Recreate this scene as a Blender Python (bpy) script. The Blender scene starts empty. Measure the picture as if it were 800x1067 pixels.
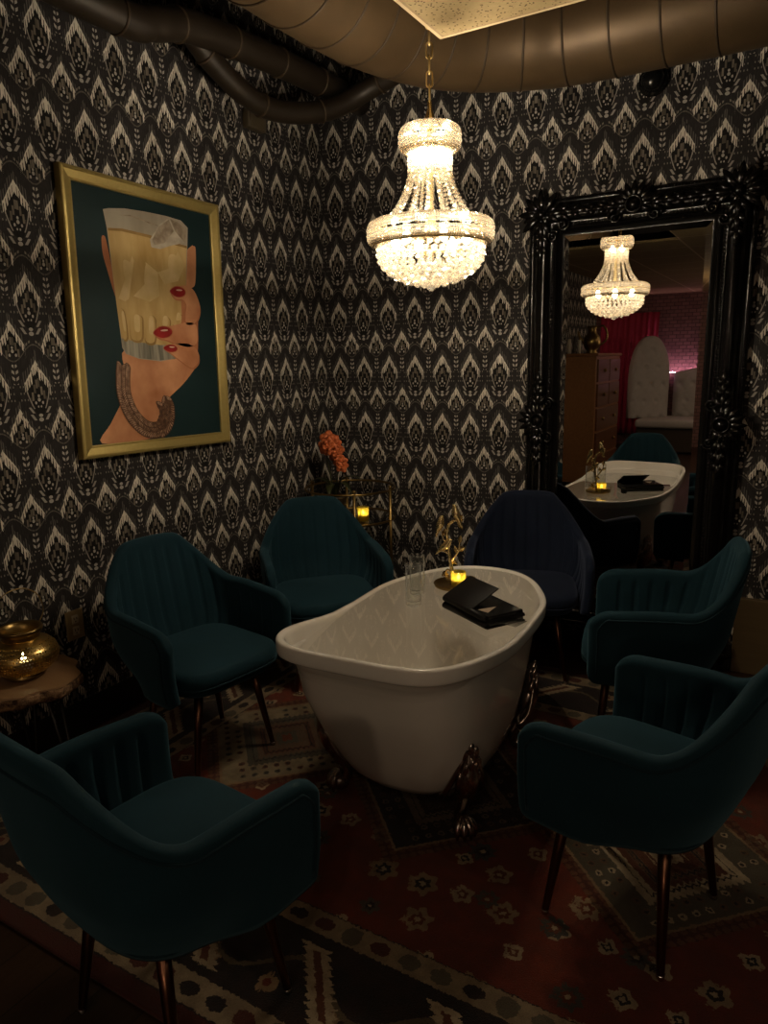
import bpy, bmesh, math, random
from mathutils import Vector, Matrix, noise as mnoise
random.seed(7)
PI = math.pi
S = bpy.context.scene
COL = S.collection
S.view_settings.view_transform = 'Standard'
S.view_settings.look = 'None'
S.view_settings.gamma = 1.0
S.view_settings.use_curve_mapping = False
S.view_settings.exposure = 0.0

# ------------------------------------------------------------------ helpers
def link(o):
    COL.objects.link(o)
    return o

def tag(o, label=None, cat=None, group=None, kind=None):
    if label: o['label'] = label
    if cat: o['category'] = cat
    if group: o['group'] = group
    if kind: o['kind'] = kind
    return o

def empty(name, loc=(0, 0, 0), rz=0.0, label=None, cat=None, group=None):
    o = bpy.data.objects.new(name, None)
    o.location = loc
    o.rotation_euler = (0, 0, rz)
    o.empty_display_size = 0.1
    link(o)
    return tag(o, label, cat, group)

def obj(name, bm, mat, parent=None, smooth=True, recalc=True):
    if recalc:
        bmesh.ops.recalc_face_normals(bm, faces=bm.faces)
    me = bpy.data.meshes.new(name)
    bm.to_mesh(me)
    bm.free()
    if smooth:
        for p in me.polygons: p.use_smooth = True
    mats = mat if isinstance(mat, (list, tuple)) else [mat]
    for m in mats: me.materials.append(m)
    o = bpy.data.objects.new(name, me)
    link(o)
    if parent: o.parent = parent
    return o

def autosmooth(o, ang=35):
    me = o.data
    me.set_sharp_from_angle(angle=math.radians(ang))
    return o

def copy_tree(o, parent=None):
    c = o.copy()
    COL.objects.link(c)
    if parent: c.parent = parent
    for ch in list(o.children):
        copy_tree(ch, c)
    return c

def BM(): return bmesh.new()

def box(bm, c, s, bevel=0.0, M=None, seg=2):
    r = bmesh.ops.create_cube(bm, size=1.0)
    vs = r['verts']
    for v in vs:
        v.co = Vector((v.co.x * s[0], v.co.y * s[1], v.co.z * s[2]))
    if bevel > 0:
        es = list({e for v in vs for e in v.link_edges})
        rb = bmesh.ops.bevel(bm, geom=es, offset=bevel, segments=seg, affect='EDGES', profile=0.5)
        vs = list({v for f in rb['faces'] for v in f.verts} | {v for v in vs if v.is_valid})
    T = Matrix.Translation(Vector(c))
    if M is not None: T = T @ M
    for v in vs: v.co = T @ v.co
    return vs

def frames(pts):
    """parallel transport frames along a polyline"""
    n = len(pts); T = []
    for i in range(n):
        a = pts[max(i - 1, 0)]; b = pts[min(i + 1, n - 1)]
        t = (b - a)
        T.append(t.normalized() if t.length > 1e-9 else Vector((0, 0, 1)))
    up = Vector((0, 0, 1)) if abs(T[0].z) < 0.9 else Vector((1, 0, 0))
    N = [(up - T[0] * up.dot(T[0])).normalized()]
    for i in range(1, n):
        v = N[-1] - T[i] * N[-1].dot(T[i])
        N.append(v.normalized() if v.length > 1e-6 else N[-1])
    return T, N

def tube(bm, pts, r, seg=10, caps=True, closed=False, flat=1.0):
    pts = [Vector(p) for p in pts]
    n = len(pts)
    T, N = frames(pts)
    if closed:
        for i in range(n):
            T[i] = (pts[(i + 1) % n] - pts[(i - 1) % n]).normalized()
            v = N[i] - T[i] * N[i].dot(T[i])
            N[i] = v.normalized()
    rings = []
    for i in range(n):
        rr = r[i] if isinstance(r, (list, tuple)) else r
        B = T[i].cross(N[i])
        rings.append([bm.verts.new(pts[i] + (N[i] * math.cos(2 * PI * k / seg) + B * math.sin(2 * PI * k / seg) * flat) * rr) for k in range(seg)])
    m = n if closed else n - 1
    for i in range(m):
        a, b = rings[i], rings[(i + 1) % n]
        for k in range(seg):
            bm.faces.new((a[k], a[(k + 1) % seg], b[(k + 1) % seg], b[k]))
    if caps and not closed:
        bm.faces.new(rings[0][::-1]); bm.faces.new(rings[-1])
    return rings

def smooth_path(ctrl, n=8):
    """Catmull-Rom through control points"""
    P = [Vector(c) for c in ctrl]
    P = [P[0] * 2 - P[1]] + P + [P[-1] * 2 - P[-2]]
    out = []
    for i in range(1, len(P) - 2):
        for k in range(n):
            t = k / n
            p0, p1, p2, p3 = P[i - 1], P[i], P[i + 1], P[i + 2]
            out.append(0.5 * ((2 * p1) + (p2 - p0) * t + (2 * p0 - 5 * p1 + 4 * p2 - p3) * t * t + (3 * p1 - p0 - 3 * p2 + p3) * t ** 3))
    out.append(P[-2])
    return out

def lathe(bm, prof, c=(0, 0, 0), seg=32, capb=True, capt=True):
    c = Vector(c); rings = []
    for (r, z) in prof:
        rings.append([bm.verts.new(c + Vector((r * math.cos(2 * PI * k / seg), r * math.sin(2 * PI * k / seg), z))) for k in range(seg)])
    for a, b in zip(rings[:-1], rings[1:]):
        for k in range(seg):
            bm.faces.new((a[k], a[(k + 1) % seg], b[(k + 1) % seg], b[k]))
    if capb: bm.faces.new(rings[0][::-1])
    if capt: bm.faces.new(rings[-1])
    return rings

def ball(bm, c, r, sub=1, sc=(1, 1, 1), M=None):
    res = bmesh.ops.create_icosphere(bm, subdivisions=sub, radius=1.0)
    c = Vector(c)
    for v in res['verts']:
        p = Vector((v.co.x * r * sc[0], v.co.y * r * sc[1], v.co.z * r * sc[2]))
        if M is not None: p = M @ p
        v.co = c + p
    return res['verts']

def rings_to_faces(bm, rings, closed_u=True):
    for a, b in zip(rings[:-1], rings[1:]):
        n = len(a)
        for k in range(n if closed_u else n - 1):
            bm.faces.new((a[k], a[(k + 1) % n], b[(k + 1) % n], b[k]))

def sm(a, b, x):
    t = min(1.0, max(0.0, (x - a) / (b - a)))
    return t * t * (3 - 2 * t)

# ------------------------------------------------------------------ node mini-language
class NT:
    def __init__(self, name):
        self.m = bpy.data.materials.new(name); self.m.use_nodes = True
        self.t = self.m.node_tree; self.t.nodes.clear()
        self.out = self.t.nodes.new('ShaderNodeOutputMaterial')
    def n(self, typ, **kw):
        nd = self.t.nodes.new(typ)
        for k, v in kw.items(): setattr(nd, k, v)
        return nd
    def set(self, sock, val):
        if isinstance(val, V): val = val.s
        if isinstance(val, bpy.types.NodeSocket): self.t.links.new(val, sock)
        else: sock.default_value = val
    def math(self, op, *a):
        nd = self.n('ShaderNodeMath', operation=op)
        for i, x in enumerate(a): self.set(nd.inputs[i], x)
        return V(self, nd.outputs[0])
    def coord(self, which='Object'):
        tc = self.n('ShaderNodeTexCoord')
        sp = self.n('ShaderNodeSeparateXYZ')
        self.t.links.new(tc.outputs[which], sp.inputs[0])
        self.vec = tc.outputs[which]
        return V(self, sp.outputs[0]), V(self, sp.outputs[1]), V(self, sp.outputs[2])
    def comb(self, x, y, z):
        nd = self.n('ShaderNodeCombineXYZ')
        for i, v in enumerate((x, y, z)): self.set(nd.inputs[i], v)
        return nd.outputs[0]
    def white(self, x, y=0.0):
        nd = self.n('ShaderNodeTexWhiteNoise', noise_dimensions='2D')
        self.t.links.new(self.comb(x, y, 0.0), nd.inputs['Vector'])
        return V(self, nd.outputs['Value'])
    def noise(self, vec=None, scale=5, detail=2, rough=0.5):
        nd = self.n('ShaderNodeTexNoise')
        if vec is not None: self.t.links.new(vec, nd.inputs['Vector'])
        nd.inputs['Scale'].default_value = scale; nd.inputs['Detail'].default_value = detail
        nd.inputs['Roughness'].default_value = rough
        return V(self, nd.outputs['Fac' if 'Fac' in nd.outputs else 0])
    def mix(self, f, a, b):
        nd = self.n('ShaderNodeMix', data_type='RGBA')
        self.set(nd.inputs[0], f)
        self.set(nd.inputs[6], a if not isinstance(a, tuple) else (*a[:3], 1)); self.set(nd.inputs[7], b if not isinstance(b, tuple) else (*b[:3], 1))
        return nd.outputs[2]
    def bsdf(self, color=(0.5, 0.5, 0.5), rough=0.5, metal=0.0, spec=0.5, sheen=0.0, coat=0.0, bump=None, bump_d=0.002, sheen_tint=None, trans=0.0, ior=1.45):
        b = self.n('ShaderNodeBsdfPrincipled')
        self.set(b.inputs['Base Color'], color if not isinstance(color, tuple) else (*color[:3], 1))
        self.set(b.inputs['Roughness'], rough); self.set(b.inputs['Metallic'], metal)
        b.inputs['Specular IOR Level'].default_value = spec
        b.inputs['Sheen Weight'].default_value = sheen
        b.inputs['Coat Weight'].default_value = coat
        b.inputs['Transmission Weight'].default_value = trans
        b.inputs['IOR'].default_value = ior
        if sheen_tint: b.inputs['Sheen Tint'].default_value = (*sheen_tint, 1)
        if bump is not None:
            bp = self.n('ShaderNodeBump'); bp.inputs['Distance'].default_value = bump_d
            self.set(bp.inputs['Height'], bump)
            self.t.links.new(bp.outputs[0], b.inputs['Normal'])
        return b.outputs[0]
    def done(self, sh):
        self.t.links.new(sh, self.out.inputs[0]); return self.m

class V:
    def __init__(self, nt, s): self.nt = nt; self.s = s
    def _m(self, op, *a): return self.nt.math(op, *a)
    def __add__(self, o): return self._m('ADD', self, o)
    __radd__ = __add__
    def __sub__(self, o): return self._m('SUBTRACT', self, o)
    def __rsub__(self, o): return self._m('SUBTRACT', o, self)
    def __mul__(self, o): return self._m('MULTIPLY', self, o)
    __rmul__ = __mul__
    def __truediv__(self, o): return self._m('DIVIDE', self, o)
    def __rtruediv__(self, o): return self._m('DIVIDE', o, self)
    def __neg__(self): return self._m('MULTIPLY', self, -1.0)
    def lt(self, o): return self._m('LESS_THAN', self, o)
    def gt(self, o): return self._m('GREATER_THAN', self, o)
    def abs(self): return self._m('ABSOLUTE', self)
    def floor(self): return self._m('FLOOR', self)
    def frac(self): return self._m('FRACT', self)
    def sin(self): return self._m('SINE', self)
    def cos(self): return self._m('COSINE', self)
    def pow(self, o): return self._m('POWER', self, o)
    def max(self, o): return self._m('MAXIMUM', self, o)
    def min(self, o): return self._m('MINIMUM', self, o)
    def between(self, a, b): return self.gt(a) * self.lt(b)

def plain(name, color, rough=0.5, metal=0.0, var=0.15, scale=30, bump=0.0, **kw):
    """a slightly uneven real-world surface"""
    t = NT(name); t.coord()
    nz = t.noise(t.vec, scale, 3)
    dark = tuple(c * (1 - var) for c in color); light = tuple(min(1, c * (1 + var)) for c in color)
    c = t.mix(nz, dark, light)
    return t.done(t.bsdf(c, rough, metal, bump=(nz if bump else None), bump_d=bump or 0.002, **kw))

# ------------------------------------------------------------------ materials
PER = 0.165; ROW = 0.3117
def wallpaper(name, axis, s0):
    t = NT(name)
    x, y, z = t.coord()
    s = x if axis == 'x' else y
    uc = (s - s0) / PER + 0.5
    u = uc.frac() - 0.5
    a = u.abs(); b = 0.5 - a
    vv = (1.815 - z) / ROW
    vr = vv.floor()
    vl = (vv + 0.15).frac()
    vs = (vv - 0.45).frac()
    NC = 17.0
    sgn = u.gt(0.0)
    ca = (a * NC).floor(); fa = (a * NC).frac(); aq = (ca + 0.5) / NC
    cb = (b * NC).floor(); fb = (b * NC).frac(); bq = (cb + 0.5) / NC
    rnd = t.white(ca + sgn * 31.0 + uc.floor() * 7.0, vr)
    rn2 = t.white(cb + sgn * 57.0 + uc.floor() * 3.0, vr + 5.0)
    slow = t.noise(t.comb(s * 1.0, 0.0, z * 1.0), 9, 2)
    streak = t.noise(t.comb(s * 1.0, 0.0, z * 0.12), 260, 2)
    # background
    bg = t.mix(streak, (0.009, 0.008, 0.008), (0.046, 0.041, 0.039))
    # black zone inside leaf
    top = 0.15 + aq * 0.86 + (rnd - 0.5) * 0.030 + fa * 0.055
    lower = 0.285 - (((vl - 0.5).max(0.0)) / 0.28).pow(1.5) * 0.18
    inside = vl.gt(top) * vl.lt(0.80) * a.lt(lower)
    bg = t.mix(inside, bg, t.mix(streak, (0.006, 0.0055, 0.005), (0.020, 0.017, 0.016)))
    tops = 0.105 + bq * 0.92 + (rn2 - 0.5) * 0.030 + fb * 0.055
    inside2 = vs.between(tops + 0.02, 0.50) * b.lt(0.24 - (vs - 0.36).max(0.0) * 1.1)
    bg = t.mix(inside2, bg, (0.010, 0.0088, 0.008))
    # grey ikat strokes above bands
    gs = vl.between(top - 0.13 + rnd * 0.05, top + 0.02) * a.lt(0.37) * fa.between(0.15, 0.60)
    gs2 = vs.between(tops - 0.10 + rn2 * 0.04, tops + 0.02) * b.lt(0.32) * fb.between(0.15, 0.60)
    col = t.mix(gs.max(gs2) * 0.85, bg, (0.115, 0.105, 0.098))
    # inner brown chevrons
    ti = 0.36 + aq * 1.15 + (rnd - 0.5) * 0.03
    ib = vl.between(ti, ti + 0.10) * a.lt(0.19) * fa.lt(0.82)
    tis = 0.285 + bq * 1.1 + (rn2 - 0.5) * 0.03
    ib2 = vs.between(tis, tis + 0.09) * b.lt(0.17) * fb.lt(0.82)
    col = t.mix(ib.max(ib2), col, t.mix(rnd, (0.085, 0.072, 0.056), (0.20, 0.17, 0.135)))
    # cream bands
    th = 0.128
    rel = (vl - top) / (th * (0.86 + rnd * 0.30))
    band = rel.between(0.0, 1.0) * a.lt(0.312) * (1.0 - fa.gt(0.68) * rel.gt(0.20) * a.gt(0.045)) * (1.0 - fa.gt(0.48) * rel.gt(0.70) * a.gt(0.045))
    rels = (vs - tops) / (0.118 * (0.86 + rn2 * 0.30))
    band2 = rels.between(0.0, 1.0) * b.lt(0.295) * (1.0 - fb.gt(0.68) * rels.gt(0.20) * b.gt(0.045)) * (1.0 - fb.gt(0.48) * rels.gt(0.70) * b.gt(0.045))
    # thin lower outline and slanted dashes
    line = vl.between(0.50, 0.735) * ((a - lower + 0.012).abs()).lt(0.013)
    d1 = (((a - 0.25) + (vl - 0.715) * 1.25).abs()).lt(0.03) * vl.between(0.715, 0.785)
    d2 = (((a - 0.235) + (vl - 0.79) * 1.25).abs()).lt(0.034) * vl.between(0.80, 0.87)
    # drops
    def dot(du, dv, r, rv):
        p = du / r; q = dv / rv
        return (p * p + q * q).lt(1.0)
    dots = dot(a, vl - 0.585, 0.026, 0.018).max(dot(a, vl - 0.63, 0.036, 0.022))
    dots = dots.max(dot(a - 0.085, vl - 0.665, 0.024, 0.018)).max(dot(a - 0.035, vl - 0.71, 0.018, 0.013))
    dots = dots.max(dot(a, vl - 0.815, 0.05, 0.020)).max(dot(a, vl - 0.865, 0.058, 0.024))
    dots = dots.max(dot(b, vs - 0.425, 0.024, 0.016)).max(dot(b, vs - 0.465, 0.034, 0.022))
    dots = dots.max(dot(b - 0.075, vs - 0.51, 0.026, 0.018))
    # herringbone sprig
    sp = vs.between(0.615, 0.845) * b.between(0.016, 0.085) * ((((vs - 0.615) / 0.075) + b * 5.0).frac()).between(0.15, 0.62)
    sp = sp * (b - 0.05 + (((vs - 0.615) / 0.23) - 0.5).abs() * 0.06).lt(0.036)
    # scalloped dotted line
    sc = 0.99 - 0.60 + (1.0 - (a * (2 * PI)).cos()) * 0.095
    scal = ((vs - sc).abs()).lt(0.009) * ((a * 34.0).frac()).lt(0.6)
    dsh = ((vs - sc + 0.045).abs()).lt(0.014) * a.between(0.04, 0.26) * ((a * 15.0).frac()).lt(0.6)
    fleck = a.between(0.22, 0.45) * vl.between(0.44, 0.66) * (((vl * 13.0).frac()).lt(0.3)) * (((a * 13.0).frac()).between(0.3, 0.6))
    light = (line * 0.75).max(d1 * 0.8).max(d2 * 0.8).max(dots).max(sp)
    mid = (scal * 0.55).max(dsh * 0.8)
    col = t.mix(fleck * 0.7, col, (0.26, 0.24, 0.21))
    col = t.mix(mid * 0.8, col, (0.30, 0.27, 0.23))
    col = t.mix(light * (0.55 + slow * 0.4), col, (0.50, 0.46, 0.41))
    col = t.mix(band.max(band2) * (0.85 + slow * 0.3).min(1.0), col, t.mix(rnd, (0.56, 0.51, 0.43), (0.74, 0.68, 0.58)))
    return t.done(t.bsdf(col, 0.75, spec=0.15))

M = {}
M['paper_left'] = wallpaper('wallpaper_left', 'y', -4.4363 * PER)
M['paper_back'] = wallpaper('wallpaper_back', 'x', 0.52724 * PER)

def rug_material():
    t = NT('rug_weave')
    x, y, z = t.coord()
    w1 = t.noise(t.comb(x, y, 0.0), 75, 3, 0.7); w2 = t.noise(t.comb(x, y, 3.0), 75, 3, 0.7)
    xx = x + (w1 - 0.5) * 0.024; yy = y + (w2 - 0.5) * 0.024
    cx, cy, hx, hy = 1.52, -1.53, 1.47, 1.13
    ax = (xx - cx).abs(); ay = (yy - cy).abs()
    dx = hx - ax; dy = hy - ay
    e = dx.min(dy)
    along_y = dx.lt(dy)                       # 1 on the short sides
    l = along_y * yy + (1.0 - along_y) * xx
    pile = t.noise(t.comb(x, y, 0.0), 260, 3, 0.75)
    wear = t.noise(t.comb(x, y, 7.0), 3.2, 3)
    RED, DRK, CRM, TAN, NVY, GRY, RST, GRN = (0.260, 0.050, 0.019), (0.016, 0.013, 0.012), (0.50, 0.385, 0.24), (0.31, 0.20, 0.105), (0.018, 0.018, 0.024), (0.12, 0.105, 0.068), (0.17, 0.042, 0.014), (0.060, 0.060, 0.038)
    col = t.mix(wear, (0.120, 0.018, 0.009), RED)
    # field rosettes on a staggered grid
    def rosettes(col, G, ox, oy, rad, seed, petals, ca, cb, dens):
        gy = ((yy - oy) / G); row = gy.floor()
        gx = ((xx - ox) / G + (row * 0.5).frac() * 1.0); cl = gx.floor()
        r1 = t.white(cl + seed, row); r2 = t.white(cl + seed + 40.0, row + 11.0)
        px = (gx.frac() - 0.5 + (r1 - 0.5) * 0.25) * G; py = (gy.frac() - 0.5 + (r2 - 0.5) * 0.25) * G
        rr = (px * px + py * py).pow(0.5)
        th = t.math('ARCTAN2', py, px)
        R = rad * (0.62 + r2 * 0.55) * (1.0 + 0.17 * (th * (petals + (r2 * 3.0).floor() * 1.0) + r1 * 6.0).cos() + (w1 - 0.5) * 0.9)
        on = r1.lt(dens)
        c1 = t.mix(r2, ca, cb)
        col = t.mix(rr.lt(R) * on, col, c1)
        col = t.mix(rr.lt(R * 0.52) * on, col, t.mix(r1.gt(dens * 0.5), DRK, RST))
        col = t.mix(rr.lt(R * 0.22) * on, col, CRM)
        return col
    col = rosettes(col, 0.128, 0.03, -1.53, 0.038, 3.0, 4.0, CRM, TAN, 0.72)
    col = rosettes(col, 0.190, 0.11, -1.48, 0.034, 17.0, 6.0, GRY, (0.05, 0.05, 0.05), 0.45)
    # three diamonds
    def diamond(col, x0, base, ringc, inner, core, R=0.372):
        d = ((xx - x0).abs() + ay) / R
        q1 = xx - x0 + (yy - cy); q2 = xx - x0 - (yy - cy)
        zig = ((q1 * 26.0).frac() - 0.5).abs() * ((q2 * 26.0).frac() - 0.5).abs()
        c = t.mix((d.between(1.0, 1.17)) * 0.8, col, t.mix(zig.gt(0.05), (0.06, 0.018, 0.010), (0.16, 0.075, 0.035)))
        c = t.mix(d.between(0.985, 1.02), c, TAN)
        c = t.mix(d.lt(0.985), c, base)
        # scattered blossoms in the diamond ground
        fl = ((q1 * 17.0).frac() - 0.5).pow(2.0) + ((q2 * 17.0).frac() - 0.5).pow(2.0)
        k = t.white((q1 * 17.0).floor(), (q2 * 17.0).floor())
        c = t.mix(d.between(0.60, 0.95) * fl.lt(0.075) * k.lt(0.75), c, t.mix(k.gt(0.35), inner, ringc))
        c = t.mix(d.between(0.60, 0.95) * fl.lt(0.016) * k.lt(0.75), c, DRK)
        st = d + (((q1 * 34.0).frac() - 0.5).abs() * 0.10)
        c = t.mix(st.between(0.50, 0.66), c, ringc)
        c = t.mix(st.between(0.535, 0.565), c, DRK)
        c = t.mix(st.lt(0.50), c, core)
        c = t.mix(st.between(0.34, 0.42), c, inner)
        c = t.mix(st.between(0.36, 0.39), c, DRK)
        c = t.mix(st.lt(0.20), c, ringc)
        c = t.mix(st.lt(0.11), c, RST)
        return c
    col = diamond(col, 0.80, (0.30, 0.23, 0.135), (0.085, 0.078, 0.055), (0.12, 0.04, 0.02), (0.14, 0.085, 0.05))
    col = diamond(col, 1.505, (0.016, 0.013, 0.014), (0.20, 0.135, 0.088), (0.11, 0.058, 0.040), (0.035, 0.012, 0.010))
    col = diamond(col, 2.215, (0.105, 0.090, 0.058), CRM, (0.15, 0.085, 0.045), (0.11, 0.035, 0.015))
    # borders
    b = t.mix(e.lt(0.45), col, DRK)
    s1 = (l / 0.085); k1 = t.white(s1.floor(), along_y * 3.0 + 1.0)
    lf = s1.frac() - 0.5
    def guard(bc, e0, e1):
        m = e.between(e0, e1); mid = (e0 + e1) / 2
        bc = t.mix(m, bc, (0.33, 0.245, 0.145))
        bl = lf * lf * 7.0 + ((e - mid) / (e1 - e0)).pow(2.0) * (4.2 + 9.0 * k1)
        return t.mix(m * bl.lt(0.75), bc, t.mix(k1.gt(0.66), t.mix(k1.gt(0.33), GRY, (0.09, 0.020, 0.010)), DRK))
    # main border: serrated leaves and blossoms
    s2 = (l / 0.36 + 0.1); f2 = s2.frac() - 0.5; k2 = t.white(s2.floor(), along_y + 9.0)
    er = (e - 0.25)
    leaf = (f2 * 0.36 + er * 0.8)
    serr = ((er * 55.0).frac() - 0.5).abs() * 0.035
    lm = (leaf.abs()).lt(0.030 + serr) * e.between(0.155, 0.345)
    main = t.mix(lm, DRK, CRM)
    main = t.mix((leaf.abs()).lt(0.012) * e.between(0.17, 0.33), main, (0.14, 0.045, 0.018))
    f3 = (l / 0.18 + 0.35).frac() - 0.5
    rr = ((f3 * 0.18).pow(2.0) + (er + 0.055).pow(2.0)).pow(0.5)
    tt = t.math('ARCTAN2', er + 0.055, f3)
    rb = 0.026 * (1.0 + 0.25 * (tt * 5.0).cos())
    main = t.mix(rr.lt(rb) * (1.0 - lm), main, TAN)
    main = t.mix(rr.lt(0.012) * (1.0 - lm), main, (0.16, 0.03, 0.012))
    vine = ((er - 0.05 * (l * 17.5).sin()).abs()).lt(0.008)
    main = t.mix(vine * (1.0 - lm), main, (0.13, 0.10, 0.055))
    b = t.mix(e.lt(0.372), b, main)
    b = guard(b, 0.378, 0.447); b = guard(b, 0.052, 0.130)
    b = t.mix(e.lt(0.047), b, (0.075, 0.012, 0.006))
    col = t.mix(e.lt(0.45), col, b)
    fade = t.noise(t.comb(x, y, 9.0), 14, 3, 0.65)
    col = t.mix(((fade - 0.35) * 1.6).max(0.0).min(0.38), col, (0.055, 0.024, 0.014))
    col = t.mix((0.35 + pile * 0.9).min(1.0), (0, 0, 0), col)
    return t.done(t.bsdf(col, 0.95, spec=0.05, sheen=0.12, bump=pile, bump_d=0.004))
M['rug'] = rug_material()

def velvet(name, c, var=0.25):
    t = NT(name); t.coord()
    nz = t.noise(t.vec, 9, 3); fine = t.noise(t.vec, 700, 1)
    col = t.mix(nz, tuple(k * (1 - var) for k in c), tuple(k * (1 + var) for k in c))
    return t.done(t.bsdf(col, 0.75, spec=0.15, sheen=0.5, sheen_tint=tuple(min(1, k * 5 + 0.08) for k in c), bump=fine, bump_d=0.0006))
M['teal'] = velvet('teal_velvet', (0.0085, 0.031, 0.043))
M['teal_piping'] = velvet('teal_piping', (0.0055, 0.020, 0.028))
M['navy'] = velvet('navy_velvet', (0.009, 0.014, 0.030))
M['navy_piping'] = velvet('navy_piping', (0.010, 0.014, 0.028))
M['leg'] = plain('bronze_leg', (0.16, 0.075, 0.045), 0.28, 1.0, 0.1)
M['foot'] = plain('steel_glide', (0.6, 0.58, 0.55), 0.2, 1.0, 0.05)
M['acrylic'] = plain('white_acrylic', (0.86, 0.81, 0.73), 0.12, 0.0, 0.02, spec=0.5, coat=0.5)
M['pewter'] = plain('dark_chrome', (0.46, 0.39, 0.35), 0.20, 1.0, 0.35, 40)
M['black_lacquer'] = plain('black_lacquer', (0.004, 0.0036, 0.0034), 0.19, 0.0, 0.2, 60, bump=0.0006, spec=0.42)
M['black_leather'] = plain('black_leather', (0.006, 0.0052, 0.005), 0.42, 0.0, 0.25, 300, bump=0.0006, spec=0.25)
M['chain'] = plain('chain_gold', (0.80, 0.56, 0.22), 0.38, 0.35, 0.1)
M['gold'] = plain('brushed_gold', (0.84, 0.66, 0.34), 0.22, 0.92, 0.15, 60)
M['gold_frame'] = plain('gold_frame', (0.50, 0.385, 0.135), 0.42, 0.65, 0.12, 60)
M['gold_dark'] = plain('aged_gold', (0.30, 0.20, 0.075), 0.35, 1.0, 0.25, 60)
M['duct'] = plain('painted_duct', (0.088, 0.055, 0.026), 0.45, 0.35, 0.18, 12, spec=0.4)
M['seam'] = plain('duct_seam', (0.045, 0.028, 0.014), 0.6, 0.2)
M['pipe'] = plain('painted_pipe', (0.021, 0.014, 0.008), 0.5, 0.2, 0.2, 14)
M['dark_deck'] = plain('dark_deck', (0.018, 0.013, 0.009), 0.9, 0.0, 0.3, 6)
M['wood_dark'] = None
def wood(name, c1, c2, axis=0, scale=10.0, rough=0.4, planks=None):
    t = NT(name); x, y, z = t.coord()
    c = [x, y, z]
    st = [k * 9.0 for k in c]; st[axis] = c[axis] * 0.8
    g = t.noise(t.comb(*st), scale, 4, 0.6)
    col = t.mix(g, c1, c2)
    bump = g
    if planks:
        w, ax = planks
        r = (c[ax] / w)
        k = t.white(r.floor(), 2.0)
        col = t.mix(k * 0.5, col, tuple(v * 0.55 for v in c1))
        col = t.mix((r.frac()).lt(0.025), col, tuple(v * 0.15 for v in c1))
    return t.done(t.bsdf(col, rough, spec=0.4, bump=bump, bump_d=0.0008))
M['floor'] = wood('floor_boards', (0.020, 0.009, 0.004), (0.050, 0.024, 0.010), 1, 6, 0.38, (0.14, 0))
M['plinth'] = wood('plinth_wood', (0.085, 0.056, 0.026), (0.135, 0.092, 0.044), 0, 4, 0.4)
M['baseboard'] = plain('black_baseboard', (0.010, 0.008, 0.006), 0.45)
M['dresser'] = wood('dresser_wood', (0.20, 0.080, 0.028), (0.36, 0.165, 0.060), 1, 5, 0.35)
M['dresser_front'] = wood('dresser_front', (0.075, 0.026, 0.012), (0.15, 0.06, 0.024), 1, 6, 0.3)
M['slab'] = wood('slab_wood', (0.20, 0.10, 0.045), (0.36, 0.21, 0.10), 0, 3, 0.5)
def bark():
    t = NT('bark'); t.coord(); nz = t.noise(t.vec, 28, 4, 0.7)
    c = t.mix(((nz - 0.38) * 4.5).max(0.0).min(1.0), (0.045, 0.018, 0.008), (0.42, 0.25, 0.13))
    return t.done(t.bsdf(c, 0.85, bump=nz, bump_d=0.012))
M['bark'] = bark()
M['leaf'] = plain('leaf_green', (0.035, 0.040, 0.012), 0.4, 0, 0.3, 25)
def petal():
    t = NT('orange_petal'); t.coord(); nz = t.noise(t.vec, 70, 2)
    lw = t.n('ShaderNodeLayerWeight'); lw.inputs['Blend'].default_value = 0.4
    c = t.mix(nz, (0.30, 0.035, 0.012), (0.95, 0.27, 0.085))
    return t.done(t.bsdf(c, 0.5))
M['petal'] = petal()
M['pot'] = plain('dark_pot', (0.05, 0.035, 0.022), 0.4, 0, 0.2)
M['plate'] = plain('brass_plate', (0.36, 0.26, 0.13), 0.45, 0.2, 0.1)
M['socket'] = plain('socket_grey', (0.55, 0.45, 0.32), 0.5, 0, 0.1)
M['pink'] = plain('magenta_cloth', (0.38, 0.028, 0.075), 0.8, 0, 0.2, 20)
M['booth'] = plain('pale_upholstery', (0.42, 0.39, 0.37), 0.75, 0, 0.12, 14)
M['paper'] = plain('menu_page', (0.32, 0.24, 0.17), 0.8, 0, 0.1)
M['cream'] = plain('candle_wax', (0.70, 0.62, 0.48), 0.6, 0, 0.05)
M['black_plastic'] = plain('black_plastic', (0.008, 0.008, 0.008), 0.2, 0, 0.1)
M['side_wall'] = plain('dark_plaster', (0.050, 0.030, 0.020), 0.9, 0, 0.2, 4)
M['junction'] = plain('junction_box', (0.06, 0.045, 0.025), 0.6, 0, 0.2)

def ceiling_material():
    t = NT('ceiling_tile'); x, y, z = t.coord()
    vor = t.n('ShaderNodeTexVoronoi'); t.t.links.new(t.vec, vor.inputs['Vector']); vor.inputs['Scale'].default_value = 95
    d = V(t, vor.outputs['Distance']); r = t.noise(t.vec, 60, 2)
    hole = d.lt(0.30) * r.gt(0.47)
    gx = (((x - 1.41) / 0.61).frac() - 0.5).abs(); gy = (((y + 1.37) / 0.61).frac() - 0.5).abs()
    grid = gx.gt(0.482).max(gy.gt(0.482))
    edge = gx.gt(0.470).max(gy.gt(0.470)) * (1.0 - grid)
    col = t.mix(r, (0.19, 0.138, 0.064), (0.25, 0.185, 0.09))
    col = t.mix(hole * (1.0 - grid), col, (0.065, 0.042, 0.018))
    col = t.mix(grid, col, (0.36, 0.27, 0.15))
    col = t.mix(edge * 0.6, col, (0.16, 0.11, 0.06))
    return t.done(t.bsdf(col, 0.85, spec=0.2))
M['ceiling'] = ceiling_material()

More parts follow.
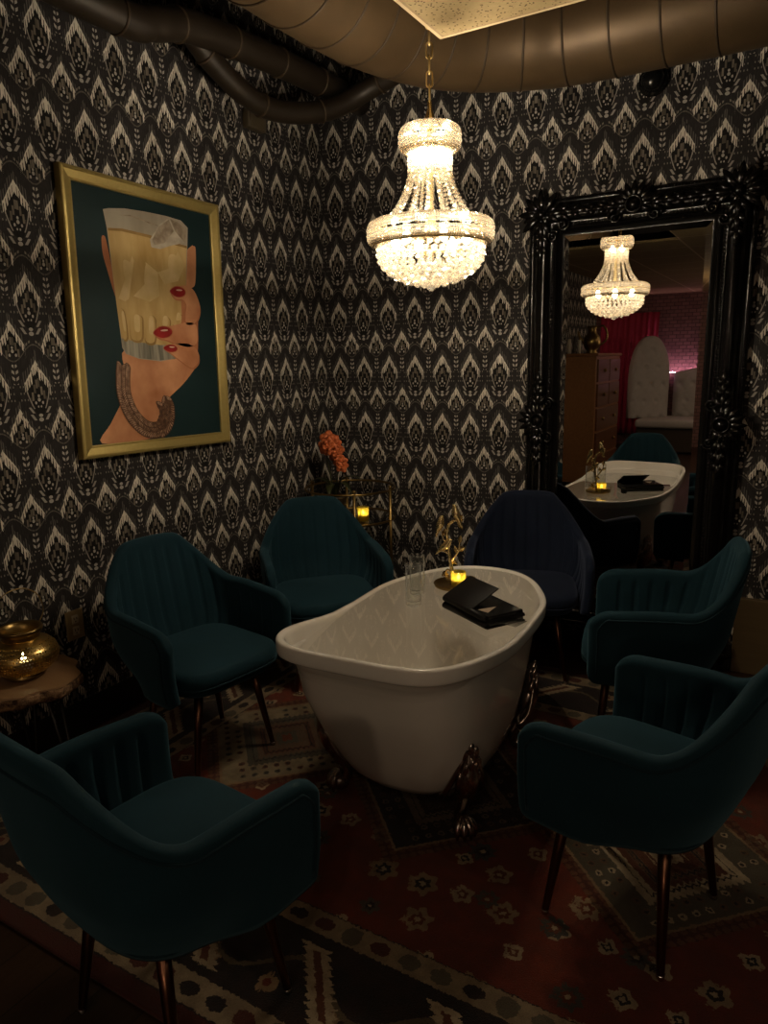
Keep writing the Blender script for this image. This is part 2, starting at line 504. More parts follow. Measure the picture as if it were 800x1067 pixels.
def brick_material():
    t = NT('painted_brick'); x, y, z = t.coord()
    br = t.n('ShaderNodeTexBrick'); t.t.links.new(t.comb(x, z, 0.0), br.inputs['Vector'])
    br.inputs['Scale'].default_value = 4.5
    br.inputs['Color1'].default_value = (0.20, 0.105, 0.095, 1); br.inputs['Color2'].default_value = (0.13, 0.065, 0.06, 1)
    br.inputs['Mortar'].default_value = (0.055, 0.032, 0.03, 1); br.inputs['Mortar Size'].default_value = 0.018
    return t.done(t.bsdf(br.outputs['Color'], 0.8, bump=V(t, br.outputs['Fac']) * -1.0, bump_d=0.01))
M['brick'] = brick_material()

def thin_glass(name, tint=(1, 1, 1), rough=0.0, refl=1.0):
    """a clear pane: what is not mirrored by Fresnel passes straight through"""
    t = NT(name)
    lw = t.n('ShaderNodeLayerWeight'); lw.inputs['Blend'].default_value = 0.5
    tr = t.n('ShaderNodeBsdfTransparent'); tr.inputs[0].default_value = (*tint, 1)
    gl = t.n('ShaderNodeBsdfGlossy'); gl.inputs['Roughness'].default_value = rough
    mx = t.n('ShaderNodeMixShader')
    f = ((V(t, lw.outputs['Facing']).pow(5.0) * 0.96 + 0.04) * refl).min(1.0)
    t.set(mx.inputs[0], f)
    t.t.links.new(tr.outputs[0], mx.inputs[1]); t.t.links.new(gl.outputs[0], mx.inputs[2])
    return t.done(mx.outputs[0])
M['pane'] = thin_glass('clear_pane', (0.985, 0.985, 0.975), 0.0, 1.7)
def tumbler_glass():
    """clear drinking glass: see-through face on, brighter and mirror-like towards its edges"""
    t = NT('clear_tumbler')
    lw = t.n('ShaderNodeLayerWeight'); lw.inputs['Blend'].default_value = 0.5
    fc = V(t, lw.outputs['Facing'])
    tr = t.n('ShaderNodeBsdfTransparent'); tr.inputs[0].default_value = (0.97, 0.975, 0.965, 1)
    gl = t.n('ShaderNodeBsdfGlossy'); gl.inputs['Roughness'].default_value = 0.04
    df = t.n('ShaderNodeBsdfTranslucent'); df.inputs[0].default_value = (0.8, 0.8, 0.78, 1)
    m0 = t.n('ShaderNodeMixShader'); m0.inputs[0].default_value = 0.45
    t.t.links.new(gl.outputs[0], m0.inputs[1]); t.t.links.new(df.outputs[0], m0.inputs[2])
    mx = t.n('ShaderNodeMixShader'); t.set(mx.inputs[0], (fc.pow(3.2) * 0.95 + 0.035).min(1.0))
    t.t.links.new(tr.outputs[0], mx.inputs[1]); t.t.links.new(m0.outputs[0], mx.inputs[2])
    return t.done(mx.outputs[0])
M['tumbler'] = tumbler_glass()
M['plastic_sleeve'] = thin_glass('plastic_sleeve', (0.8, 0.8, 0.78), 0.1, 2.5)
def amber_glass():
    t = NT('amber_glass'); t.coord(); nz = t.noise(t.vec, 120, 2)
    tr = t.n('ShaderNodeBsdfTransparent'); tr.inputs[0].default_value = (1.0, 0.88, 0.36, 1)
    tl = t.n('ShaderNodeBsdfTranslucent'); tl.inputs[0].default_value = (1.0, 0.84, 0.28, 1)
    gl = t.n('ShaderNodeBsdfGlossy'); gl.inputs['Roughness'].default_value = 0.1
    m1 = t.n('ShaderNodeMixShader'); t.set(m1.inputs[0], nz * 0.5 + 0.3)
    t.t.links.new(tr.outputs[0], m1.inputs[1]); t.t.links.new(tl.outputs[0], m1.inputs[2])
    m2 = t.n('ShaderNodeMixShader'); m2.inputs[0].default_value = 0.07
    t.t.links.new(m1.outputs[0], m2.inputs[1]); t.t.links.new(gl.outputs[0], m2.inputs[2])
    return t.done(m2.outputs[0])
M['amber'] = amber_glass()

def mirror_material(name, rough=0.0):
    t = NT(name)
    g = t.n('ShaderNodeBsdfGlossy'); g.inputs['Color'].default_value = (0.80, 0.79, 0.77, 1); g.inputs['Roughness'].default_value = rough
    return t.done(g.outputs[0])
M['mirror'] = mirror_material('silvered_glass')

def crystal_material():
    t = NT('cut_crystal')
    tr = t.n('ShaderNodeBsdfTransparent'); tr.inputs[0].default_value = (1.0, 0.97, 0.92, 1)
    gl = t.n('ShaderNodeBsdfGlossy'); gl.inputs['Roughness'].default_value = 0.05; gl.inputs['Color'].default_value = (1, 0.95, 0.86, 1)
    tl = t.n('ShaderNodeBsdfTranslucent'); tl.inputs[0].default_value = (1.0, 0.93, 0.80, 1)
    m1 = t.n('ShaderNodeMixShader'); m1.inputs[0].default_value = 0.07
    t.t.links.new(gl.outputs[0], m1.inputs[1]); t.t.links.new(tl.outputs[0], m1.inputs[2])
    m2 = t.n('ShaderNodeMixShader'); m2.inputs[0].default_value = 0.54
    t.t.links.new(tr.outputs[0], m2.inputs[1]); t.t.links.new(m1.outputs[0], m2.inputs[2])
    return t.done(m2.outputs[0])
M['crystal'] = crystal_material()
def frosted():
    t = NT('frosted_band')
    tl = t.n('ShaderNodeBsdfTranslucent'); tl.inputs[0].default_value = (0.95, 0.90, 0.80, 1)
    df = t.n('ShaderNodeBsdfDiffuse'); df.inputs[0].default_value = (0.80, 0.70, 0.52, 1)
    m1 = t.n('ShaderNodeMixShader'); m1.inputs[0].default_value = 0.35
    t.t.links.new(tl.outputs[0], m1.inputs[1]); t.t.links.new(df.outputs[0], m1.inputs[2])
    return t.done(m1.outputs[0])
M['frosted'] = frosted()

def emit(name, c, s):
    t = NT(name)
    e = t.n('ShaderNodeEmission'); e.inputs[0].default_value = (*c, 1); e.inputs[1].default_value = s
    return t.done(e.outputs[0])
BULB = 1250.0
M['bulb'] = emit('bulb_glow', (1.0, 0.85, 0.645), BULB)
M['flame'] = emit('flame_glow', (1.0, 0.78, 0.34), 34.0)
M['led'] = emit('led_pink', (1.0, 0.48, 0.72), 130.0)
M['added_light'] = emit('added_light_glow', (1.0, 0.78, 0.55), 115.0)  # glow of the unseen ceiling lights added as fill

def lantern_metal():
    t = NT('pierced_brass'); x, y, z = t.coord()
    th = t.math('ARCTAN2', y, x)
    u = th * 11.0; v = z * 84.0
    row = v.floor()
    fu = (u + (row * 0.5).frac() * 1.0).frac() - 0.5; fv = v.frac() - 0.5
    hole = (fu * fu + fv * fv).lt(0.085) * z.between(0.02, 0.125)
    nz = t.noise(t.vec, 80, 2)
    col = t.mix(nz, (0.42, 0.28, 0.09), (0.62, 0.44, 0.17))
    b = t.bsdf(col, 0.32, 1.0, bump=hole, bump_d=-0.003)
    tr = t.n('ShaderNodeBsdfTransparent')
    mx = t.n('ShaderNodeMixShader'); t.set(mx.inputs[0], hole)
    t.t.links.new(b, mx.inputs[1]); t.t.links.new(tr.outputs[0], mx.inputs[2])
    return t.done(mx.outputs[0])
M['pierced'] = lantern_metal()

# ------------------------------------------------------------------ the setting
def struct(name, boxes, mat, bevel=0.0):
    bm = BM()
    for (x0, y0, z0, x1, y1, z1) in boxes:
        box(bm, ((x0 + x1) / 2, (y0 + y1) / 2, (z0 + z1) / 2), (x1 - x0, y1 - y0, z1 - z0), bevel)
    o = obj(name, bm, mat, smooth=False)
    o['kind'] = 'structure'
    return o
TOP = 3.15
struct('floor', [(-2.1, -9.2, -0.1, 5.1, 0.1, 0.0)], M['floor'])
struct('wall_left', [(-0.1, -6.2, 0.0, 0.0, 0.0, TOP)], M['paper_left'])
struct('wall_back', [(-0.1, 0.0, 0.0, 5.1, 0.1, TOP)], M['paper_back'])
struct('wall_right', [(5.0, -9.0, 0.0, 5.1, 0.0, TOP)], M['side_wall'])
struct('wall_rear', [(-2.1, -9.1, 0.0, 5.1, -9.0, TOP)], M['brick'])
struct('wall_alcove', [(-2.1, -9.0, 0.0, -2.0, -6.1, TOP), (-2.0, -6.2, 0.0, -0.1, -6.1, TOP)], M['side_wall'])
struct('ceiling', [(1.41, -3.3, 2.42, 5.0, -1.37, 2.44), (0.0, -6.2, 2.42, 5.0, -3.3, 2.44), (-2.0, -9.0, 2.42, 5.0, -6.2, 2.44)], M['ceiling'])
struct('ceiling_deck', [(-2.1, -9.1, TOP, 5.1, 0.1, TOP + 0.1)], M['dark_deck'])
struct('baseboard_left', [(0.0, -6.2, 0.0, 0.016, 0.0, 0.13)], M['baseboard'], 0.004)
struct('baseboard_back', [(0.016, -0.016, 0.0, 2.26, 0.0, 0.13)], M['baseboard'], 0.004)
struct('trim_1', [(2.26, -0.03, 0.0, 5.0, 0.0, 0.363)], M['plinth'], 0.004)

bm = BM(); box(bm, (1.52, -1.53, 0.006), (2.94, 2.26, 0.012), 0.004)
rug = tag(obj('area_rug', bm, M['rug'], smooth=False), 'dark red oriental area rug with three diamond medallions under the bathtub table', 'rug')

# overhead ducts and pipes
def duct(name, ctrl, r, mat, label, cat, ring_gap=0.2, rr=0.006, seams=None, seg=48):
    pts = smooth_path(ctrl, 10)
    root = empty(name, ctrl[0], 0, label, cat)
    seam_mat = M['seam']
    off = Vector(ctrl[0])
    bm = BM(); tube(bm, [p - off for p in pts], r, seg)
    obj('duct_wall', bm, mat, root)
    if ring_gap:
        acc = 0.0; nxt = ring_gap * 0.4
        for i in range(1, len(pts)):
            d = (pts[i] - pts[i - 1]); L = d.length
            while acc + L > nxt:
                c = pts[i - 1] + d * ((nxt - acc) / L) - off
                t = d.normalized()
                q = t.to_track_quat('Z', 'Y').to_matrix()
                ring = [c + q @ Vector((math.cos(2 * PI * k / 48) * r, math.sin(2 * PI * k / 48) * r, 0)) for k in range(48)]
                b1 = BM(); tube(b1, ring, rr, 6, caps=False, closed=True); obj('seam_band', b1, seam_mat, root)
                nxt += ring_gap
            acc += L
    return root
duct('spiral_duct', [(0.88, -4.5, 2.77), (0.88, -3.0, 2.77), (0.88, -1.7, 2.77), (0.885, -1.15, 2.77), (0.94, -0.84, 2.77), (1.08, -0.58, 2.77), (1.33, -0.41, 2.77), (1.7, -0.34, 2.77), (3.0, -0.34, 2.77), (4.98, -0.34, 2.77)], 0.20, M['duct'],
     'wide brown spiral duct running under the ceiling and bending in the corner', 'duct', 0.19, 0.005)
duct('overhead_pipe', [(0.25, -2.6, 2.70), (0.25, -1.62, 2.68), (0.25, -1.42, 2.71), (0.25, -1.20, 2.77), (0.27, -0.68, 2.80), (0.28, -0.012, 2.81)], 0.060, M['pipe'],
     'dark straight pipe along the top of the picture wall', 'pipe', 0.30, 0.006, seg=24)
duct('branch_pipe', [(0.20, -1.20, 2.80), (0.20, -1.06, 2.71), (0.21, -0.86, 2.63), (0.24, -0.66, 2.61), (0.34, -0.42, 2.66), (0.48, -0.28, 2.76), (0.74, -0.26, 2.84)], 0.048, M['pipe'],
     'lower dark pipe that dips and curves up into the spiral duct', 'pipe', 0.34, 0.006, seg=24)
bm = BM(); box(bm, (0.022, -0.585, 2.625), (0.042, 0.13, 0.085), 0.006)
jb = obj('junction_box', bm, M['junction']); tag(jb, 'small brown junction box on the wall under the pipes', 'junction box')
bm = BM(); box(bm, (0.046, -0.585, 2.625), (0.006, 0.115, 0.072), 0.002); obj('cover', bm, M['junction'], jb)
# dome camera
cam_dome = empty('dome_camera', (1.771, -0.001, 2.63), 0, 'small black dome camera on the wall right below the duct', 'camera')
bm = BM(); lathe(bm, [(0.062, 0), (0.064, 0.010), (0.060, 0.022)], seg=32); 
for v in bm.verts: v.co = Vector((v.co.x, -v.co.z, v.co.y))
obj('housing', bm, M['black_plastic'], cam_dome)
bm = BM()
lathe(bm, [(0.050 * math.cos(a), 0.022 + 0.043 * math.sin(a)) for a in [k * PI / 2 / 9 for k in range(9)]] + [(0.002, 0.0651)], seg=28)
for v in bm.verts: v.co = Vector((v.co.x, -v.co.z, v.co.y))
obj('dome', bm, M['black_plastic'], cam_dome)

# outlet
op = empty('wall_outlet', (0.0, -1.852, 0.456), 0, 'brass wall outlet plate on the wallpaper beside the wood slab table', 'outlet')
bm = BM(); box(bm, (0.004, 0, 0), (0.008, 0.078, 0.122), 0.003); obj('cover_plate', bm, M['plate'], op)
for dz in (0.024, -0.024):
    bm = BM(); box(bm, (0.009, 0, dz), (0.004, 0.030, 0.036), 0.003); s_ = obj('socket', bm, M['socket'], op)
    bm = BM()
    for dy in (-0.006, 0.006): box(bm, (0.0112, dy, dz + 0.004), (0.0015, 0.0022, 0.009))
    ball(bm, (0.0112, 0, dz - 0.009), 0.003, 1, (0.3, 1, 1))
    obj('slot', bm, M['black_plastic'], s_)

# ------------------------------------------------------------------ chairs
HW = 0.262
def plan_pts():
    """right arm front -> back -> left arm front, at arm height"""
    P = []
    y0, yb = -0.045, -0.252
    n = 3.0
    half = []
    for k in range(0, 41):
        t = PI / 2 * k / 40
        half.append((HW * math.sin(t) ** (2 / n) if t > 0 else 0.0, y0 + (yb - y0) * (math.cos(t) ** (2 / n) if t < PI / 2 else 0.0)))
    half += [(HW, y0 + 0.235 * k / 14) for k in range(1, 15)]
    return half
HALF = plan_pts()
CUM = [0.0]
for a, b in zip(HALF[:-1], HALF[1:]): CUM.append(CUM[-1] + math.hypot(b[0] - a[0], b[1] - a[1]))
LEN = CUM[-1]
def plan(s):
    """s in metres along the rim from the middle of the back; sign = side"""
    d = min(abs(s), LEN)
    for i in range(1, len(CUM)):
        if d <= CUM[i] + 1e-9:
            f = (d - CUM[i - 1]) / max(1e-9, CUM[i] - CUM[i - 1])
            x = HALF[i - 1][0] + (HALF[i][0] - HALF[i - 1][0]) * f
            y = HALF[i - 1][1] + (HALF[i][1] - HALF[i - 1][1]) * f
            return (x if s >= 0 else -x, y)
    return (HALF[-1][0] if s >= 0 else -HALF[-1][0], HALF[-1][1])
ZB = 0.345
def top_h(d):
    h = 0.822 - 0.020 * min(1.0, d / 0.17) ** 3
    k = sm(0.115, 0.325, d)
    h = h * (1 - k) + 0.628 * k
    if d > 0.36: h -= 0.016 * sm(0.36, LEN, d)
    r = 0.075
    if d > LEN - r:
        q = (d - (LEN - r)) / r
        h -= r * 0.95 * (1 - math.sqrt(max(0.0, 1 - q * q)))
    return h
def mid(s, v):
    d = abs(s)
    x, y = plan(s)
    zt = top_h(d)
    zb = ZB + 0.022 * (1 - sm(0.25, 0.5, d)) + 0.035 * (1 - math.sqrt(max(0.0, 1 - max(0, (d - (LEN - 0.04)) / 0.04) ** 2)))
    z = zb + (zt - zb) * v
    fr = sm(0.30, 0.50, d)
    k = 0.72 + 0.28 * math.sin(PI / 2 * min(1.0, max(0.0, (z - ZB) / 0.19)))
    kx = k * (1 - fr) + (0.945 + 0.055 * math.sin(PI / 2 * min(1.0, max(0.0, (z - ZB) / 0.14)))) * fr
    w_back = 1 - sm(0.26, 0.44, d)
    x2 = x * kx * (1.0 - 0.30 * max(0.0, z - 0.60) * w_back)
    yy = (y + 0.02) * (k if y < 0.02 else (0.975 + 0.025 * k)) - 0.02
    yy -= 0.17 * max(0.0, z - 0.46) * w_back
    return Vector((x2, yy, z))

def make_chair_meshes():
    NS, NV = 150, 26
    ss = []
    for i in range(NS + 1):
        t = -1 + 2 * i / NS
        ss.append(t)
    # denser sampling at the arm fronts
    ss = [math.copysign(1 - (1 - abs(t)) ** 1.15, t) * LEN for t in ss]
    vs = [1 - (1 - j / NV) ** 1.35 for j in range(NV + 1)]
    G = [[mid(s, v) for v in vs] for s in ss]
    T_ = 0.0195; R_ = 0.024
    gap = 0.060
    outer, inner = [], []
    for i, s in enumerate(ss):
        ro, ri = [], []
        for j, v in enumerate(vs):
            a = G[min(i + 1, NS)][j] - G[max(i - 1, 0)][j]
            b = G[i][min(j + 1, NV)] - G[i][max(j - 1, 0)]
            n = a.cross(b)
            n = n.normalized() if n.length > 1e-9 else Vector((0, -1, 0))
            p = G[i][j]
            c = Vector((0, 0.02, p.z))
            if n.dot(p - c) < 0: n = -n
            hh = top_h(abs(s)) - ZB
            dt = (1 - v) * hh; de = LEN - abs(s)
            d = min(dt, de)
            phi = math.sqrt(max(0.0, 1 - (1 - min(d / R_, 1.0)) ** 2))
            groove = 0.0
            if abs(s) < 0.56:
                q = (s / gap + 0.5) % 1.0 - 0.5
                fade = sm(0.035, 0.075, dt) * sm(0.02, 0.06, de)
                groove = (0.0110 * math.exp(-(q * gap / 0.0062) ** 2) - 0.0025 * (1 - abs(2 * q)) * 0 ) * fade
            ro.append(p + n * T_ * phi)
            ri.append(p - n * (T_ * phi - groove))
        outer.append(ro); inner.append(ri)
    bm = BM()
    vo = [[bm.verts.new(p) for p in r] for r in outer]
    vi = [[None] * (NV + 1) for _ in range(NS + 1)]
    for i in range(NS + 1):
        for j in range(NV + 1):
            edge = (j == NV or i in (0, NS))
            vi[i][j] = vo[i][j] if edge else bm.verts.new(inner[i][j])
    for i in range(NS):
        for j in range(NV):
            bm.faces.new((vo[i][j], vo[i + 1][j], vo[i + 1][j + 1], vo[i][j + 1]))
            q = (vi[i][j], vi[i][j + 1], vi[i + 1][j + 1], vi[i + 1][j])
            if len(set(q)) == 4:
                try: bm.faces.new(q)
                except ValueError: pass
    # close the bottom between the layers
    for i in range(NS):
        q = [vo[i][0], vi[i][0], vi[i + 1][0], vo[i + 1][0]]
        u = []
        for k in q:
            if k not in u: u.append(k)
        if len(u) >= 3:
            try: bm.faces.new(u)
            except ValueError: pass
    shell = bm
    # piping: a cord just outside the top edge and down the arm fronts
    pts = []
    for i in range(NS + 1):
        s = ss[i]
        if i in (0, NS): continue
        k = NV - 5
        n = (outer[i][k] - inner[i][k]).normalized()
        pts.append(outer[i][k] + n * 0.0005)
    def edge_col(i):
        o = []
        for j in range(2, NV - 6, 2): o.append(outer[i][j] + (outer[i][j] - inner[i][j]).normalized() * 0.0005)
        return o
    e = 6
    path = edge_col(e) + pts[e + 2:-(e + 2)] + edge_col(NS - e)[::-1]
    path = smooth_path(path[::2] + [path[-1]], 2)
    bp = BM(); tube(bp, path, 0.0042, 6)
    return shell, bp

def pillow(bm, hx, hy, z0, z1, yo, n=3.2, dome=0.02, front=0.0, NA=56, edge=0.03):
    rings = []
    def ring(k, z, grow=0.0):
        r = []
        for a in range(NA):
            t = 2 * PI * a / NA
            c, s = math.cos(t), math.sin(t)
            x = math.copysign(abs(c) ** (2 / n), c) * (hx - grow) * k
            y = math.copysign(abs(s) ** (2 / n), s) * (hy - grow) * k
            dz = dome * (1 - k * k) if z > (z0 + z1) / 2 else 0
            r.append(bm.verts.new((x, y + yo, z + dz)))
        return r
    m = 5
    for i in range(3): rings.append(ring([0.02, 0.45, 0.85][i], z0, edge * 0.6))
    for i in range(m + 1):
        a = -PI / 2 + PI * i / m
        rings.append(ring(1.0, (z0 + z1) / 2 + math.sin(a) * (z1 - z0) / 2, edge * (1 - math.cos(a)) * 0.6))
    for k in (0.93, 0.8, 0.6, 0.35, 0.02): rings.append(ring(k, z1, edge * 0.6))
    rings_to_faces(bm, rings)
    bm.faces.new(rings[0][::-1]); bm.faces.new(rings[-1])

def make_chair(label, mat='teal', pip='teal_piping'):
    root = empty('velvet_armchair', (0, 0, 0), 0, label, 'chair', 'armchairs around the bathtub table')
    sh, bp = make_chair_meshes()
    s = obj('shell', sh, M[mat], root)
    obj('piping', bp, M[pip], s)
    bm = BM(); pillow(bm, 0.226, 0.222, 0.372, 0.440, 0.000, 4.2, 0.020)
    seat = obj('seat', bm, M[mat], root)
    bm = BM()
    pts = []
    for a in range(64):
        t = 2 * PI * a / 64; c, s2 = math.cos(t), math.sin(t); n = 4.2
        pts.append(Vector((math.copysign(abs(c) ** (2 / n), c) * 0.2225, math.copysign(abs(s2) ** (2 / n), s2) * 0.2185, 0.384)))
    tube(bm, pts, 0.0045, 6, closed=True)
    obj('piping', bm, M[pip], seat)
    bm = BM(); pillow(bm, 0.205, 0.190, 0.346, 0.384, 0.016, 4.0, 0.0)
    obj('seat_base', bm, M[mat], root)
    for sx in (-1, 1):
        for sy in (-1, 1):
            a = Vector((sx * 0.120, sy * 0.125 - 0.005, 0.350)); b = Vector((sx * 0.176, sy * 0.156 - 0.005, 0.022))
            bm = BM(); tube(bm, [a, a.lerp(b, 0.5), b, b.lerp(a, -0.02)], [0.0165, 0.0135, 0.0095, 0.0090], 14)
            l = obj('leg', bm, M['leg'], root)
            bm = BM(); lathe(bm, [(0.009, 0.0125), (0.0105, 0.016), (0.0105, 0.024), (0.0085, 0.027)], (b.x, b.y, 0), 12)
            obj('foot_cap', bm, M['foot'], l)
    return root

def place(o, x, y, heading, label):
    """heading: compass angle in degrees of the direction the chair faces (0 = +x, 90 = +y)"""
    o.location = (x, y, 0.0); o.rotation_euler = (0, 0, math.radians(heading - 90)); o['label'] = label
    return o
chair0 = make_chair('teal')
CH = [
    (0.608, -1.750, -9, 'teal velvet armchair below the framed picture, left of the bathtub table'),
    (0.615, -0.975, -44, 'teal velvet armchair in the corner in front of the orange flowers'),
    (2.015, -0.890, 191, 'teal velvet armchair right of the menus, its side to the viewer, before the mirror'),
    (2.168, -1.790, 167, 'teal velvet armchair at front right, its curved side hiding part of the chair behind'),
    (1.340, -2.595, 84, 'teal velvet armchair at front left seen from behind, cut off by the picture edge'),
]
for i, (x, y, h, lab) in enumerate(CH):
    place(chair0 if i == 0 else copy_tree(chair0), x, y, h, lab)
navy = copy_tree(chair0)
def recolour(o, pairs):
    for ch in o.children:
        if ch.data and ch.data.materials:
            ms = ch.data.materials[0]
            for a, b in pairs:
                if ms == M[a]:
                    ch.data = ch.data.copy(); ch.data.materials[0] = M[b]
        recolour(ch, pairs)
recolour(navy, [('teal', 'navy'), ('teal_piping', 'navy_piping')])
place(navy, 1.41, -0.465, -70, 'dark navy velvet armchair between the bathtub table and the mirror')

# ------------------------------------------------------------------ bathtub table
TX, TY = 1.422, -1.453
TROT = math.radians(3.8)
def on_tub(x, y):
    'world point -> tub axes'
    dx, dy = x - TX, y - TY
    return (dx * math.cos(TROT) + dy * math.sin(TROT), -dx * math.sin(TROT) + dy * math.cos(TROT))
def tub_plan(t, k=1.0, inset=0.0, soft=0.0):
    """rim outline; t angle, +y far end; returns x,y relative to the tub centre"""
    c, s = math.cos(t), math.sin(t)
    n = 4.6 - 2.35 * sm(-0.6, 0.7, s)
    n = n + (2.3 - n) * soft
    hx = 0.331 - inset; hy = 0.626 - inset
    return (math.copysign(abs(c) ** (2 / n), c) * hx * k, math.copysign(abs(s) ** (2 / n), s) * hy * k)
def rim_z(y):
    return 0.609 + 0.080 * sm(0.03, 0.626, -y)
tub = empty('bathtub_table', (TX, TY, 0), TROT, 'white claw-foot bathtub used as a table under the chandelier', 'table')
NT_ = 96
def tub_ring(bm, inset, zfun, k=1.0, soft=0.0, ky=None):
    r = []
    for a in range(NT_):
        t = 2 * PI * a / NT_
        x, y = tub_plan(t, k, inset, soft)
        if ky is not None: y *= ky / k
        r.append(bm.verts.new((x, y, zfun(y))))
    return r
bm = BM()
R = []
H = lambda d: (lambda y: rim_z(y) + d)
# outer body from the bottom up, over the rolled rim, down into the basin
for k, z, sf, ky in [(0.02, 0.108, 1, 0.02), (0.42, 0.110, 1, 0.37), (0.56, 0.118, 0.9, 0.48), (0.66, 0.138, 0.8, 0.55), (0.735, 0.178, 0.65, 0.605), (0.79, 0.240, 0.5, 0.66), (0.832, 0.320, 0.35, 0.73), (0.868, 0.41, 0.2, 0.80), (0.893, 0.49, 0.1, 0.86)]:
    R.append(tub_ring(bm, 0.0, (lambda y, z=z: z), k, sf, ky))
R.append(tub_ring(bm, 0.0, H(-0.062), 0.905))
R.append(tub_ring(bm, 0.0, H(-0.050), 0.912))
for ins, d in [(0.006, -0.048), (0.001, -0.043), (0.0, -0.036), (0.0, -0.008), (0.002, -0.003), (0.006, 0.0), (0.014, 0.0005), (0.020, -0.002), (0.023, -0.007), (0.025, -0.018)]:
    R.append(tub_ring(bm, ins, H(d)))
for k, z, sf in [(0.86, 0.49, 0.1), (0.82, 0.40, 0.3), (0.76, 0.30, 0.45), (0.67, 0.215, 0.65), (0.55, 0.178, 0.85), (0.35, 0.166, 1), (0.02, 0.162, 1)]:
    R.append(tub_ring(bm, 0.0, (lambda y, z=z: z), k, sf, k - 0.10 * (1 - (z - 0.16) / 0.36) - 0.015 if k > 0.1 else k))
rings_to_faces(bm, R)
bm.faces.new(R[0][::-1]); bm.faces.new(R[-1])
obj('tub_body', bm, M['acrylic'], tub)
# clear top let into the rim
bm = BM()
GT = 0.603
def glass_ring(bm, z, ins):
    return [bm.verts.new((*tub_plan(2 * PI * a / NT_, 1.0, ins), z)) for a in range(NT_)]
g1 = glass_ring(bm, GT, 0.024)
bm.faces.new(g1)
top_pane = obj('glass_top', bm, M['pane'], tub, smooth=False, recalc=False); top_pane['label'] = 'clear glass top'
# claw feet
def claw_foot(px, py, ang):
    """built pointing +x then turned"""
    root = BM()
    rot = Matrix.Rotation(ang, 3, 'Z')
    bm = root
    # leaf shaped plate hugging the tub
    leg = smooth_path([(0.030, 0, 0.262), (0.046, 0, 0.215), (0.050, 0, 0.165), (0.036, 0, 0.118), (0.014, 0, 0.080), (0.014, 0, 0.050), (0.034, 0, 0.030)], 6)
    n = len(leg)
    rad = []
    for i in range(n):
        f = i / (n - 1)
        rad.append(0.017 + 0.020 * math.exp(-((f - 0.30) / 0.15) ** 2) + 0.003 * f)
    tube(bm, leg, rad, 14)
    # side volutes and ribs of the upper leaf
    for s in (-1, 1):
        tube(bm, smooth_path([(0.034, 0, 0.258), (0.042, s * 0.026, 0.226), (0.042, s * 0.048, 0.182), (0.032, s * 0.062, 0.146), (0.010, s * 0.060, 0.126), (0.004, s * 0.042, 0.140)], 6), 0.0095, 9)
        tube(bm, smooth_path([(0.030, s * 0.006, 0.250), (0.044, s * 0.018, 0.205), (0.044, s * 0.026, 0.160), (0.024, s * 0.018, 0.118)], 6), 0.0075, 9)
    for q in range(5):
        f = q / 4 - 0.5
        ball(bm, (0.034 + 0.03 * (0.25 - f * f), f * 0.066, 0.262 - 0.045 * f * f * 4), 0.0155, 2, (0.9, 0.85, 1.3))
        ball(bm, (0.056 + 0.03 * (0.25 - f * f), f * 0.060, 0.222 - 0.040 * f * f * 4), 0.0130, 2, (0.8, 0.85, 1.9))
        ball(bm, (0.064 - 0.02 * f * f, f * 0.044, 0.176 - 0.030 * f * f * 4), 0.0110, 2, (0.8, 0.85, 2.0))
    # clawed ball
    ball(bm, (0.038, 0, 0.030), 0.030, 3, (1.15, 1.05, 0.98))
    for q in range(4):
        a = (q - 1.5) * 0.55
        d = Vector((math.cos(a), math.sin(a), 0))
        c = Vector((0.036, 0, 0.0))
        tube(bm, smooth_path([c + d * 0.002 + Vector((0, 0, 0.064)), c + d * 0.026 + Vector((0, 0, 0.058)), c + d * 0.040 + Vector((0, 0, 0.036)), c + d * 0.040 + Vector((0, 0, 0.008))], 5), [0.0105] * 5 + [0.0115] * 4 + [0.011] * 3 + [0.008, 0.0065, 0.0045, 0.003], 9)
    for v in bm.verts:
        if v.co.z > 0.10: v.co.z = 0.10 + (v.co.z - 0.10) * 1.38
        v.co.x += max(0.0, v.co.z - 0.13) * 0.26
        v.co = rot @ v.co + Vector((px, py, 0.012))
    return bm
for (px, py, a) in ((0.190, -0.278, -46), (-0.228, -0.225, -146), (0.198, 0.245, 40), (-0.198, 0.245, 140)):
    obj('claw_foot', claw_foot(px, py, math.radians(a)), M['pewter'], tub)

# things on the glass top
def tumbler(x, y, r, h, label):
    bm = BM()
    prof = [(0.0005, 0.0), (r * 0.92, 0.0), (r * 0.97, 0.003), (r, h), (r - 0.0015, h + 0.0008), (r - 0.003, h - 0.001), (r * 0.9, 0.016), (r * 0.7, 0.013), (0.0005, 0.0125)]
    lathe(bm, prof, (0, 0, 0), 36, False, False)
    o = obj('drinking_glass', bm, M['tumbler']); o.location = (x, y, GT + 0.0004)
    return tag(o, label, 'glass', 'tall empty drinking glasses on the bathtub table')
tumbler(1.303, -1.389, 0.029, 0.150, 'nearer of the two tall clear drinking glasses, standing on the bathtub table')
tumbler(1.255, -1.270, 0.029, 0.150, 'tall clear drinking glass just behind the other one, closer to the wall')

